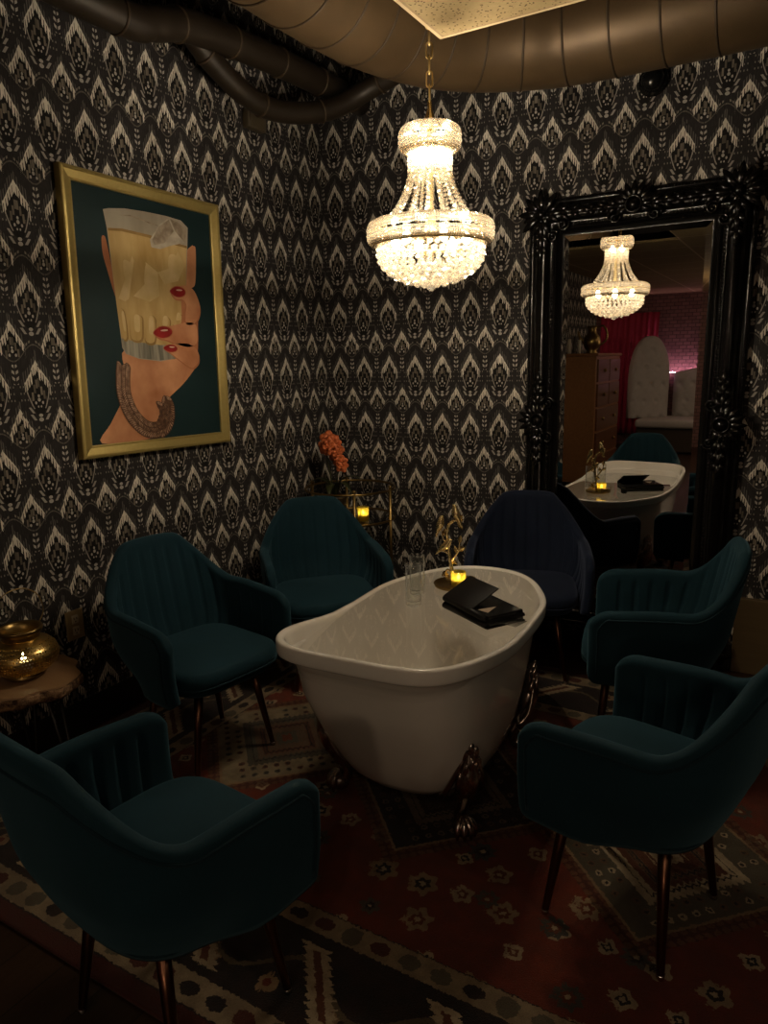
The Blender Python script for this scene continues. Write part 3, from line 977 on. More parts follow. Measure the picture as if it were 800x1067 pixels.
stand = empty('bird_candle_stand', (1.346, -1.135, GT + 0.0004), 0, 'gold tree-shaped candle stand with small birds on its branches', 'candle stand')
bm = BM()
lathe(bm, [(0.0005, 0.001), (0.066, 0.001), (0.076, 0.006), (0.080, 0.018), (0.077, 0.018), (0.070, 0.008), (0.0005, 0.006)], seg=44, capb=False, capt=False)
obj('tray', bm, M['gold_dark'], stand)
def wob(p, a=0.004): return p
trunk = smooth_path([(-0.010, 0.005, 0.006), (-0.012, 0.005, 0.06), (-0.020, 0.004, 0.11), (-0.026, 0.002, 0.16), (-0.030, 0.0, 0.205), (-0.022, 0.0, 0.245), (-0.004, 0.0, 0.262)], 6)
bm = BM(); tube(bm, trunk, [0.0085 - 0.0035 * i / (len(trunk) - 1) + (0.0014 if i % 3 == 0 else 0) for i in range(len(trunk))], 9)
tk = obj('trunk', bm, M['gold'], stand)
BR = [[(-0.014, 0.005, 0.100), (0.004, 0.0, 0.125), (0.020, -0.004, 0.150), (0.026, -0.006, 0.185)],
      [(-0.026, 0.002, 0.165), (-0.042, 0.002, 0.180), (-0.052, 0.0, 0.205), (-0.054, 0.0, 0.232)],
      [(-0.018, 0.004, 0.250), (0.0, 0.0, 0.264), (0.012, 0.0, 0.262), (0.018, -0.002, 0.254)],
      [(-0.022, 0.004, 0.125), (-0.036, 0.0, 0.136), (-0.050, -0.004, 0.140)],
      [(-0.012, 0.005, 0.055), (-0.028, 0.0, 0.066), (-0.034, -0.004, 0.056), (-0.033, -0.004, 0.044)]]
for b_ in BR:
    bm = BM(); P = smooth_path(b_, 6); tube(bm, P, [0.0046 - 0.0018 * i / (len(P) - 1) for i in range(len(P))], 7); obj('branch', bm, M['gold'], stand)
def leaf_bm(bm, p, d, L=0.030, w=0.010, up=Vector((0, -1, 0))):
    d = Vector(d).normalized(); p = Vector(p); s = d.cross(up).normalized()
    n = d.cross(s)
    row = []
    for i in range(6):
        f = i / 5; ww = w * math.sin(PI * (0.08 + 0.92 * f) ** 0.8) ** 0.9 if i < 5 else 0.0004
        c = p + d * L * f + n * (0.12 * L * math.sin(PI * f))
        row.append([bm.verts.new(c - s * ww), bm.verts.new(c + n * w * 0.22), bm.verts.new(c + s * ww), bm.verts.new(c + n * (w * 0.22 - 0.0012))])
    for a, b2 in zip(row[:-1], row[1:]):
        for k in range(4): bm.faces.new((a[k], a[(k + 1) % 4], b2[(k + 1) % 4], b2[k]))
    bm.faces.new(row[0][::-1]); bm.faces.new(row[-1])
for p, d in [((0.026, -0.006, 0.180), (0.1, 0, 1)), ((0.020, -0.004, 0.150), (1, 0, 0.6)), ((0.012, -0.002, 0.138), (-0.4, 0, 1)), ((-0.014, 0.004, 0.105), (0.5, 0, -0.3)), ((-0.030, 0, 0.205), (-0.6, 0, 0.8)), ((-0.050, 0, 0.20), (0.5, 0, 1)), ((0.018, 0, 0.256), (0.4, 0, -0.6)), ((0.010, 0, 0.262), (1, 0, 0.3)), ((0.016, 0, 0.266), (0.7, 0, 0.9)), ((-0.033, 0, 0.05), (0.1, 0, -1)), ((-0.034, 0, 0.056), (-0.7, 0, -0.7))]:
    bm = BM(); leaf_bm(bm, p, d); obj('leaf', bm, M['gold'], stand)
def bird(p, fac, tilt):
    bm = BM()
    Mx = Matrix.Rotation(math.radians(tilt), 3, 'Y')
    spine = [(-0.044, 0), (-0.030, 0.002), (-0.016, 0.003), (-0.004, 0.0025), (0.008, 0.003), (0.016, 0.006), (0.022, 0.008), (0.027, 0.008), (0.032, 0.006)]
    rad = [0.0026, 0.0046, 0.0082, 0.0118, 0.0120, 0.0092, 0.0084, 0.0062, 0.0010]
    pts = [Vector((x, 0, z)) for x, z in spine]
    tube(bm, pts, rad, 12)
    for s in (-1, 1):   # folded wings
        leaf_bm(bm, (0.004, s * 0.0085, 0.004), (-1, s * 0.05, -0.05), 0.036, 0.006, Vector((0, 0, 1)) if True else None)
    for v in bm.verts:
        c = Mx @ (v.co * 1.25)
        v.co = Vector((c.x * fac, c.y, c.z)) + Vector(p)
    obj('bird', bm, M['gold'], stand)
bird((0.006, 0.0, 0.288), -1, -62)
bird((-0.056, 0.0, 0.240), 1, -66)
bird((-0.030, -0.012, 0.160), 1, -38)

vot = empty('votive_candle', (1.366, -1.140, GT + 0.0085), 0, 'glowing amber glass votive candle on the tray of the bird stand', 'candle')
bm = BM(); lathe(bm, [(0.0005, 0.0), (0.024, 0.0), (0.028, 0.004), (0.029, 0.056), (0.027, 0.058), (0.0255, 0.055), (0.024, 0.008), (0.0005, 0.006)], seg=28, capb=False, capt=False)
for v in bm.verts:
    a = math.atan2(v.co.y, v.co.x); r_ = math.hypot(v.co.x, v.co.y)
    if r_ > 0.02 and 0.003 < v.co.z < 0.054:
        k = 1 + 0.03 * math.cos(9 * a); v.co.x *= k; v.co.y *= k
obj('cup', bm, M['amber'], vot)
bm = BM(); lathe(bm, [(0.020, 0.0075), (0.0215, 0.012), (0.0215, 0.026), (0.018, 0.028)], seg=24); obj('wax', bm, M['cream'], vot)
bm = BM(); tube(bm, [(0, 0, 0.027), (0, 0, 0.030), (0, 0, 0.036), (0, 0, 0.044), (0, 0, 0.050)], [0.003, 0.006, 0.0065, 0.004, 0.0006], 10); obj('flame', bm, M['flame'], vot)
bm = BM(); lathe(bm, [(0.0005, 0.0), (0.016, 0.0), (0.021, 0.004), (0.023, 0.026), (0.0215, 0.0265), (0.019, 0.006), (0.0005, 0.003)], seg=24, capb=False, capt=False)
cup = obj('empty_candle_cup', bm, M['gold_dark']); cup.location = (1.394, -1.098, GT + 0.0085)
tag(cup, 'small empty candle cup on the far side of the bird stand tray', 'candle cup')

def menu_folder(z0, corner, ang, label, lift):
    L, W, T = 0.255, 0.158, 0.017
    root = empty('menu_folder', (*corner, z0), math.radians(ang), label, 'menu folder', 'black menu folders stacked on the bathtub table')
    bm = BM(); box(bm, (L / 2, W / 2, 0.0025), (L, W, 0.005), 0.0015); obj('back_cover', bm, M['black_leather'], root)
    bm = BM(); box(bm, (L / 2, W / 2 - 0.001, 0.0115), (L - 0.008, W - 0.008, 0.012), 0.002); obj('page_block', bm, M['black_plastic'], root)
    bm = BM(); tube(bm, [(0.003, 0.002, 0.0115), (L - 0.003, 0.002, 0.0115)], 0.0115, 14); obj('spine', bm, M['black_leather'], root)
    bm = BM(); Mx = Matrix.Rotation(math.radians(lift), 4, 'X')
    CL = L if lift == 0 else 0.172
    box(bm, (0, 0, 0), (CL, W if lift == 0 else 0.125, 0.005), 0.0015)
    for v in bm.verts: v.co = Vector((0, 0, 0.0178)) + (Mx @ (v.co + Vector((CL / 2, (W if lift == 0 else 0.125) / 2, 0.0025))))
    obj('front_cover', bm, M['black_leather'], root)
    return root
f1 = menu_folder(GT + 0.0006, (1.414, -1.370), -30.5, 'lower black menu folder of the stack, lying flat on the bathtub table', 0.0)
f2 = menu_folder(GT + 0.0240, (1.413, -1.364), -32, 'upper black menu folder of the stack, its flap lifted open', 26.0)
bm = BM()
v = [bm.verts.new(p) for p in ((0.178, 0.020, 0.0180), (0.222, 0.030, 0.0180), (0.186, 0.090, 0.0180))]
v2 = [bm.verts.new(Vector(q.co) + Vector((0, 0, 0.0007))) for q in v]
bm.faces.new(v[::-1]); bm.faces.new(v2)
for i in range(3): bm.faces.new((v[i], v[(i + 1) % 3], v2[(i + 1) % 3], v2[i]))
pg = obj('page_corner', bm, M['paper'], f2, smooth=False); pg['label'] = 'tan page corner'
bm = BM(); box(bm, (0.268, 0.070, 0.0232), (0.11, 0.070, 0.0006), 0.0, Matrix.Rotation(math.radians(18), 4, 'Z')); 
sl = obj('clear_sleeve', bm, M['plastic_sleeve'], f1, smooth=False); sl['label'] = 'clear plastic sleeve sticking out'
bm = BM(); box(bm, (0, 0, 0), (0.05, 0.06, 0.011), 0.003)
for v_ in bm.verts: pass
bm.free()
clip = empty('bottle_stopper', (1.500, -1.175, GT + 0.0006), math.radians(20), 'small round black stopper lying just behind the menu folders', 'stopper')
bm = BM(); lathe(bm, [(0.012, 0.0), (0.018, 0.003), (0.020, 0.012), (0.019, 0.026), (0.012, 0.032), (0.004, 0.034)], seg=24); obj('cap', bm, M['black_plastic'], clip)

# ------------------------------------------------------------------ framed picture
ART = {
'thumb':[(-1.552, 1.966), (-1.535, 1.971), (-1.526, 1.927), (-1.511, 1.816), (-1.503, 1.725), (-1.52, 1.77), (-1.537, 1.836), (-1.553, 1.902)],
'backfinger':[(-1.108, 1.95), (-1.069, 1.99), (-1.055, 1.992), (-1.043, 1.976), (-1.056, 1.854), (-1.075, 1.813), (-1.123, 1.82)],
'palm':[(-1.489, 1.537), (-1.272, 1.499), (-1.202, 1.499), (-1.09, 1.525), (-1.074, 1.498), (-1.097, 1.458), (-1.179, 1.387), (-1.283, 1.32), (-1.336, 1.258), (-1.349, 1.233), (-1.394, 1.160), (-1.647, 1.165), (-1.595, 1.241), (-1.537, 1.316), (-1.5, 1.368), (-1.498, 1.441)],
'finger1':[(-1.22, 1.784), (-1.196, 1.802), (-1.169, 1.81), (-1.115, 1.816), (-1.072, 1.794), (-1.046, 1.737), (-1.054, 1.691), (-1.086, 1.654), (-1.136, 1.649), (-1.137, 1.694), (-1.128, 1.73), (-1.148, 1.755), (-1.192, 1.757)],
'finger2':[(-1.332, 1.606), (-1.309, 1.622), (-1.266, 1.633), (-1.204, 1.643), (-1.132, 1.657), (-1.081, 1.649), (-1.073, 1.605), (-1.086, 1.562), (-1.143, 1.548), (-1.213, 1.563), (-1.263, 1.579), (-1.304, 1.586)],
'finger3':[(-1.281, 1.544), (-1.248, 1.558), (-1.195, 1.565), (-1.124, 1.56), (-1.08, 1.531), (-1.077, 1.485), (-1.116, 1.456), (-1.152, 1.466), (-1.203, 1.496), (-1.244, 1.522)],
'glass':[(-1.533, 2.073), (-1.507, 2.081), (-1.426, 2.093), (-1.319, 2.097), (-1.206, 2.097), (-1.121, 2.091), (-1.083, 2.066), (-1.096, 1.964), (-1.119, 1.81), (-1.151, 1.642), (-1.202, 1.499), (-1.307, 1.487), (-1.42, 1.498), (-1.487, 1.519), (-1.502, 1.543), (-1.51, 1.701), (-1.523, 2.005)],
'liquid':[(-1.52, 2.0), (-1.451, 2.007), (-1.314, 2.001), (-1.098, 1.979), (-1.121, 1.81), (-1.155, 1.642), (-1.178, 1.557), (-1.299, 1.556), (-1.427, 1.566), (-1.502, 1.582), (-1.51, 1.701)],
'rimline':[(-1.519, 2.006), (-1.451, 2.013), (-1.314, 2.007), (-1.097, 1.987), (-1.098, 1.977), (-1.315, 1.995), (-1.452, 2.002), (-1.519, 1.996)],
'base':[(-1.502, 1.582), (-1.427, 1.569), (-1.299, 1.556), (-1.187, 1.557), (-1.208, 1.499), (-1.307, 1.49), (-1.419, 1.501), (-1.482, 1.519), (-1.498, 1.539)],
'ice':[(-1.308, 1.988), (-1.252, 2.054), (-1.186, 2.094), (-1.14, 2.08), (-1.093, 2.054), (-1.11, 2.0), (-1.203, 1.974), (-1.255, 1.956), (-1.303, 1.958)],
'icef1':[(-1.187, 2.09), (-1.161, 2.04), (-1.11, 2.0), (-1.093, 2.054), (-1.14, 2.08)],
'icef2':[(-1.297, 1.989), (-1.248, 2.05), (-1.194, 2.084), (-1.17, 2.039), (-1.227, 1.986), (-1.286, 1.969)],
'cube1':[(-1.499, 1.913), (-1.41, 1.912), (-1.402, 1.895), (-1.446, 1.74), (-1.466, 1.729), (-1.498, 1.739)],
'cube2':[(-1.389, 1.896), (-1.342, 1.895), (-1.279, 1.859), (-1.28, 1.762), (-1.337, 1.734), (-1.421, 1.753)],
'cube3':[(-1.248, 1.947), (-1.153, 1.958), (-1.12, 1.899), (-1.166, 1.832), (-1.246, 1.813), (-1.279, 1.859)],
'fac1':[(-1.455, 1.657), (-1.442, 1.678), (-1.414, 1.684), (-1.387, 1.674), (-1.384, 1.647), (-1.398, 1.574), (-1.457, 1.579)],
'fac2':[(-1.374, 1.647), (-1.36, 1.675), (-1.335, 1.683), (-1.316, 1.671), (-1.314, 1.647), (-1.328, 1.565), (-1.383, 1.569)],
'fac3':[(-1.299, 1.647), (-1.286, 1.673), (-1.255, 1.681), (-1.233, 1.67), (-1.232, 1.645), (-1.246, 1.614), (-1.303, 1.613)],
'fac4':[(-1.216, 1.665), (-1.199, 1.691), (-1.172, 1.695), (-1.154, 1.68), (-1.154, 1.648), (-1.219, 1.64)],
'facl':[(-1.507, 1.69), (-1.477, 1.691), (-1.471, 1.585), (-1.499, 1.584)],
}
def ink(name, c1, c2, scale=7, stretch=(1, 1)):
    t = NT(name); x, y, z = t.coord()
    g = t.noise(t.comb(0.0, y * stretch[0], z * stretch[1]), scale, 3)
    g = (g - 0.28) * 2.2
    g = g.max(0.0).min(1.0)
    return t.done(t.bsdf(t.mix(g, c1, c2), 0.55, spec=0.25))
I_ = {
 'ground': ink('print_ground', (0.008, 0.022, 0.024), (0.011, 0.029, 0.031), 3),
 'skin': ink('print_skin', (0.40, 0.150, 0.065), (0.66, 0.32, 0.165), 8),
 'skin_dark': ink('print_skin_shadow', (0.33, 0.115, 0.050), (0.48, 0.190, 0.085), 9),
 'nail': ink('print_nail', (0.20, 0.010, 0.010), (0.36, 0.022, 0.020), 20),
 'glint': ink('print_glint', (0.62, 0.42, 0.34), (0.75, 0.55, 0.45), 10),
 'glass': ink('print_glass', (0.30, 0.255, 0.19), (0.44, 0.385, 0.30), 12, (1, 0.3)),
 'drink': ink('print_drink', (0.42, 0.265, 0.085), (0.62, 0.435, 0.19), 10, (1.6, 0.5)),
 'drink_light': ink('print_drink_light', (0.56, 0.40, 0.17), (0.70, 0.53, 0.28), 14),
 'drink_dark': ink('print_drink_dark', (0.26, 0.150, 0.045), (0.36, 0.225, 0.08), 14),
 'base': ink('print_glass_base', (0.10, 0.095, 0.075), (0.42, 0.38, 0.29), 22, (2.0, 0.15)),
 'ice': ink('print_ice', (0.34, 0.28, 0.21), (0.56, 0.49, 0.38), 22),
 'ice_dark': ink('print_ice_dark', (0.20, 0.15, 0.10), (0.42, 0.34, 0.25), 30),
 'chain': ink('print_chain', (0.13, 0.060, 0.034), (0.52, 0.33, 0.22), 60),
 'chain_dark': ink('print_chain_dark', (0.045, 0.022, 0.013), (0.16, 0.08, 0.045), 60),
}
pic = empty('framed_picture', (0.0, -1.32, 1.65), 0, 'gold framed picture of a hand with red nails holding a whisky glass', 'picture')
PO = Vector((0.0, -1.32, 1.65))
def smooth_poly(p, n=4):
    m = len(p); out = []
    for i in range(m):
        p0, p1, p2, p3 = p[i - 1], p[i], p[(i + 1) % m], p[(i + 2) % m]
        for k in range(n):
            t = k / n
            out.append(tuple(0.5 * ((2 * p1[j]) + (p2[j] - p0[j]) * t + (2 * p0[j] - 5 * p1[j] + 4 * p2[j] - p3[j]) * t * t + (3 * p1[j] - p0[j] - 3 * p2[j] + p3[j]) * t ** 3) for j in (0, 1)))
    return out
def shape(bm, poly, x, mi, round_=True):
    q = smooth_poly(poly) if round_ else poly
    f = bm.faces.new([bm.verts.new((x, y - PO.y, z - PO.z)) for y, z in q])
    f.material_index = mi
    if f.normal.x < 0 or True:
        f.normal_update()
        if f.normal.x < 0: f.normal_flip()
# the printed sheet
OUT = [(-1.721, 2.205), (-0.893, 2.189), (-0.914, 1.096), (-1.751, 1.112)]
def inset_quad(q, d):
    c = [Vector(p) for p in q]; o = []
    for i in range(4):
        e1 = (c[i] - c[i - 1]).normalized(); e2 = (c[(i + 1) % 4] - c[i]).normalized()
        o.append(c[i] - e1 * d + e2 * d)
    return [tuple(p) for p in o]
bm = BM()
q = inset_quad(OUT, 0.030)
lo = [bm.verts.new((0.004, y - PO.y, z - PO.z)) for y, z in q]; hi = [bm.verts.new((0.020, y - PO.y, z - PO.z)) for y, z in q]
bm.faces.new(lo); bm.faces.new(hi)
for i in range(4): bm.faces.new((lo[i], lo[(i + 1) % 4], hi[(i + 1) % 4], hi[i]))
canvas = obj('canvas', bm, I_['ground'], pic, smooth=False)
def grow(poly, dy, dz): return [(y + dy, z + dz) for y, z in poly]
def art(name, layers, mats):
    bm = BM()
    for poly, x, mi, rd in layers: shape(bm, poly, x, mi, rd)
    bmesh.ops.triangulate(bm, faces=bm.faces[:], ngon_method='EAR_CLIP')
    o = obj(name, bm, mats, canvas, smooth=False, recalc=False)
    return o
x0 = 0.0203; dl = 0.0003
def ell(cy, cz, ry, rz, tilt=0.0, n=20, point=0.0):
    o = []
    for k in range(n):
        a = 2 * PI * k / n
        yy = ry * math.cos(a); zz = rz * math.sin(a) * (1 - point * max(0, -math.cos(a)) ** 2)
        o.append((cy + yy * math.cos(tilt) - zz * math.sin(tilt), cz + yy * math.sin(tilt) + zz * math.cos(tilt)))
    return o
art('printed_hand_behind', [(ART['thumb'], x0, 1, True), (ART['backfinger'], x0, 0, True), (ART['palm'], x0, 0, True)], [I_['skin'], I_['skin_dark']])
A = ART
L = [(A['glass'], x0 + dl, 0, False), (A['liquid'], x0 + 2 * dl, 1, False), (A['base'], x0 + 2 * dl, 2, False)]
for k in ('cube1', 'cube2', 'cube3'):
    L.append((A[k], x0 + 3 * dl, 3, False))
    c = [sum(p[0] for p in A[k]) / len(A[k]), sum(p[1] for p in A[k]) / len(A[k])]
    q = A[k]; m = len(q)
    L.append(([q[0], q[1], tuple(c), q[-1]], x0 + 4 * dl, 1, False))
    L.append(([(c[0] + (p[0] - c[0]) * 0.35 + 0.012, c[1] + (p[1] - c[1]) * 0.5 + 0.02) for p in q], x0 + 4.5 * dl, 3, True))
for k in ('fac1', 'fac2', 'fac3', 'fac4', 'facl'):
    L.append((grow(A[k], 0.004, -0.004), x0 + 3 * dl, 4, True)); c = [sum(p[0] for p in A[k]) / len(A[k]), sum(p[1] for p in A[k]) / len(A[k])]
    L.append(([(c[0] + (p[0] - c[0]) * 0.86, c[1] + (p[1] - c[1]) * 0.93) for p in A[k]], x0 + 4 * dl, 1, True))
    L.append(([(c[0] + 0.006 + (p[0] - c[0]) * 0.42, c[1] + 0.012 + (p[1] - c[1]) * 0.62) for p in A[k]], x0 + 4.5 * dl, 3, True))
L += [(A['rimline'], x0 + 5 * dl, 4, False), (A['ice'], x0 + 6 * dl, 5, False), (A['icef1'], x0 + 7 * dl, 6, False), (A['icef2'], x0 + 7 * dl, 6, False)]
L.append(([(-1.46, 2.063), (-1.40, 2.066), (-1.30, 2.052), (-1.22, 2.046), (-1.30, 2.058), (-1.40, 2.072)], x0 + 5 * dl, 6, False))
art('printed_glass', L, [I_['glass'], I_['drink'], I_['base'], I_['drink_light'], I_['drink_dark'], I_['ice'], I_['ice_dark']])
L = [([(-1.150, 1.795), (-1.085, 1.800), (-1.058, 1.740), (-1.066, 1.640), (-1.080, 1.520), (-1.105, 1.480), (-1.200, 1.500), (-1.215, 1.590), (-1.165, 1.660)], x0 + 7.5 * dl, 1, True)]
for k in ('finger1', 'finger2', 'finger3'):
    L.append((grow(A[k], 0.004, -0.008), x0 + 8 * dl, 1, True)); L.append((A[k], x0 + 9 * dl, 0, True))
for cy, cz, ry, rz, tl in ((-1.174, 1.786, 0.045, 0.022, 0.03), (-1.279, 1.610, 0.053, 0.024, 0.08), (-1.243, 1.542, 0.039, 0.016, -0.03)):
    L.append((ell(cy, cz, ry * 1.08, rz * 1.15, tl, point=0.35), x0 + 10 * dl, 1, False)); L.append((ell(cy, cz, ry, rz, tl, point=0.35), x0 + 11 * dl, 2, False))
    L.append((ell(cy + 0.008, cz + rz * 0.35, ry * 0.4, rz * 0.16, tl), x0 + 12 * dl, 3, False))
art('printed_fingers', L, [I_['skin'], I_['skin_dark'], I_['nail'], I_['glint']])
L = []
brc = [(-1.506, 1.471), (-1.515, 1.418), (-1.517, 1.357), (-1.497, 1.292), (-1.465, 1.243), (-1.414, 1.203), (-1.353, 1.195), (-1.306, 1.223), (-1.293, 1.275), (-1.306, 1.314)]
P = smooth_path([Vector((0, y, z)) for y, z in brc], 7)
for i in range(0, len(P)):
    t = (P[min(i + 1, len(P) - 1)] - P[max(i - 1, 0)]).normalized()
    nv = Vector((0, -t.z, t.y)); ang = math.atan2(t.z, t.y)
    w = 1.0 if i < 44 else 1.25
    for off, tw in ((-0.022, 0.75), (0.0, -0.75), (0.022, 0.75)):
        c_ = P[i] + nv * off * w + t * (0.006 if off == 0 else 0)
        z_ = x0 + (9 + 0.03 * i + abs(off) * 8) * dl
        L.append((ell(c_.y, c_.z, 0.0185 * w, 0.0105, ang + tw, 12), z_, 1, False))
        L.append((ell(c_.y + 0.001, c_.z + 0.0015, 0.0145 * w, 0.0062, ang + tw, 12), z_ + 0.01 * dl, 0, False))
art('printed_bracelet', L, [I_['chain'], I_['chain_dark']])
# frame: mitred moulding with a stepped profile
prof = [(0.0, 0.003), (0.0, 0.036), (0.004, 0.040), (0.012, 0.041), (0.015, 0.037), (0.042, 0.028), (0.046, 0.030), (0.050, 0.028), (0.051, 0.018), (0.051, 0.003)]
for side in range(4):
    bm = BM(); rr = []
    for (d, x) in prof:
        qd = inset_quad(OUT, d)
        a_, b_ = qd[side], qd[(side + 1) % 4]
        rr.append([bm.verts.new((x, a_[0] - PO.y, a_[1] - PO.z)), bm.verts.new((x, b_[0] - PO.y, b_[1] - PO.z))])
    for a_, b_ in zip(rr[:-1], rr[1:]): bm.faces.new((a_[0], a_[1], b_[1], b_[0]))
    bm.faces.new((rr[0][0], rr[-1][0], rr[-1][1], rr[0][1]))
    bm.faces.new([r[0] for r in rr]); bm.faces.new([r[1] for r in rr][::-1])
    obj('frame_rail', bm, M['gold_frame'], pic, smooth=False)

# ------------------------------------------------------------------ tall ornate mirror
MX0, MX1, MZ0, MZ1 = 1.235, 2.225, 0.02, 2.200
mir = empty('wall_mirror', ((MX0 + MX1) / 2, 0.0, 0.0), 0, 'tall mirror in a black carved baroque frame against the wallpapered wall', 'mirror')
MO = Vector(((MX0 + MX1) / 2, 0, 0))
FW = 0.172
def mrect(d): return [(MX0 + d, MZ0 + d), (MX1 - d, MZ0 + d), (MX1 - d, MZ1 - d), (MX0 + d, MZ1 - d)]
prof = [(0.0, 0.002), (0.0, 0.026), (0.006, 0.034), (0.016, 0.036), (0.024, 0.030), (0.030, 0.032), (0.038, 0.050), (0.050, 0.070), (0.066, 0.084), (0.084, 0.088), (0.096, 0.082), (0.104, 0.068), (0.108, 0.054), (0.114, 0.051), (0.128, 0.052), (0.132, 0.058), (0.142, 0.060), (0.149, 0.054), (0.156, 0.044), (FW, 0.038), (FW, 0.020)]
bm = BM(); rr = []
for d, h in prof:
    rr.append([bm.verts.new((x - MO.x, -h, z)) for x, z in mrect(d)])
rings_to_faces(bm, rr)
fr = obj('frame', bm, M['black_lacquer'], mir); autosmooth(fr, 50)
# bevelled mirror glass
bm = BM()
a = [bm.verts.new((x - MO.x, -0.034, z)) for x, z in mrect(FW - 0.004)]
b = [bm.verts.new((x - MO.x, -0.037, z)) for x, z in mrect(FW + 0.026)]
c = [bm.verts.new((x - MO.x, -0.020, z)) for x, z in mrect(FW - 0.004)]
for i in range(4): bm.faces.new((a[i], a[(i + 1) % 4], b[(i + 1) % 4], b[i]))
bm.faces.new(b); bm.faces.new(c[::-1])
for i in range(4): bm.faces.new((c[i], c[(i + 1) % 4], a[(i + 1) % 4], a[i]))
obj('mirror_glass', bm, M['mirror'], mir, smooth=False)
# rows of beads
for d, h, r, step in ((0.011, 0.036, 0.0058, 0.0135), (0.121, 0.053, 0.0068, 0.0150)):
    bm = BM(); q = mrect(d)
    for i in range(4):
        p0, p1 = Vector(q[i]), Vector(q[(i + 1) % 4]); Ln = (p1 - p0).length; n = int(Ln / step)
        for k in range(n):
            p = p0.lerp(p1, k / n)
            ball(bm, (p.x - MO.x, -h, p.y), r, 1)
    obj('beading', bm, M['black_lacquer'], mir)
def carve(bm, p, d, L, w, lift=0.018):
    """one fat carved leaf lobe on the frame face, p=(x,z) d=(dx,dz)"""
    d = Vector((d[0], 0, d[1])).normalized(); s = Vector((-d.z, 0, d.x)); nrm = Vector((0, -1, 0))
    rows = []
    for i in range(8):
        f = i / 7
        ww = w * (math.sin(PI * min(1, 0.12 + 0.88 * f)) ** 0.7 if i < 7 else 0.02) + 0.0005
        c = Vector((p[0] - MO.x, 0, p[1])) + d * L * f + nrm * (p[2] + lift * math.sin(PI * (0.15 + 0.75 * f)))
        rows.append([bm.verts.new(c + s * ww * math.cos(t) + nrm * (abs(ww) * 0.75 * math.sin(t) - (0.35 * ww if abs(t - PI / 2) < 0.1 else 0))) for t in (0, PI / 4, PI / 2, 3 * PI / 4, PI)] + [bm.verts.new(c - s * ww * 0.8 - nrm * 0.012), bm.verts.new(c + s * ww * 0.8 - nrm * 0.012)])
    rings_to_faces(bm, rows)
    bm.faces.new(rows[0][::-1]); bm.faces.new(rows[-1])
def scroll(bm, c, r0, turns, start, dirn, h, th=0.009):
    pts = []; rad = []
    n = int(18 * turns)
    for k in range(n + 1):
        f = k / n; a = start + dirn * 2 * PI * turns * f; r = r0 * (1 - 0.85 * f)
        pts.append((c[0] - MO.x + r * math.cos(a), -h - 0.010 * f, c[1] + r * math.sin(a))); rad.append(th * (1 - 0.45 * f))
    tube(bm, pts, rad, 8)
    ball(bm, pts[-1], th * 1.1, 2)
def corner_orn(cx, cz, sx, sz):
    bm = BM()
    o = (cx + sx * 0.075, cz + sz * 0.075)           # centre of the corner block
    for k in range(9):
        a = math.atan2(-sz, -sx) + (k - 4) * 0.36
        d = (math.cos(a), math.sin(a)); Ln = 0.105 if k % 2 == 0 else 0.085
        carve(bm, (o[0] + d[0] * 0.012, o[1] + d[1] * 0.012, 0.075), d, Ln, 0.017 if k % 2 == 0 else 0.013, 0.016)
    for (dx, dz) in ((sx, 0), (0, sz)):
        for j in range(3):
            st = (o[0] + dx * (0.03 + 0.055 * j), o[1] + dz * (0.03 + 0.055 * j), 0.080)
            for q in (-1, 1):
                dd = (dx * 1.0 + (dz * 0.75 * q), dz * 1.0 + (dx * 0.75 * q))
                carve(bm, st, dd, 0.070 - 0.008 * j, 0.0125, 0.014)
            carve(bm, st, (dx, dz), 0.085, 0.012, 0.018)
        sgn = 1 if dx * sz - dz * sx > 0 else -1
        scroll(bm, (o[0] + dx * 0.10 + (sx if dx == 0 else 0) * 0.052, o[1] + dz * 0.10 + (sz if dz == 0 else 0) * 0.052), 0.028, 1.6, 0.6, sgn, 0.068, 0.0075)
    ball(bm, (o[0] - MO.x, -0.098, o[1]), 0.021, 2, (1, 0.8, 1))
    for k in range(8):
        a = 2 * PI * k / 8; ball(bm, (o[0] - MO.x + 0.030 * math.cos(a), -0.090, o[1] + 0.030 * math.sin(a)), 0.0085, 1)
    obj('corner_ornament', bm, M['black_lacquer'], mir)
for cx, cz, sx, sz in ((MX0, MZ0, 1, 1), (MX1, MZ0, -1, 1), (MX0, MZ1, 1, -1), (MX1, MZ1, -1, -1)): corner_orn(cx, cz, sx, sz)
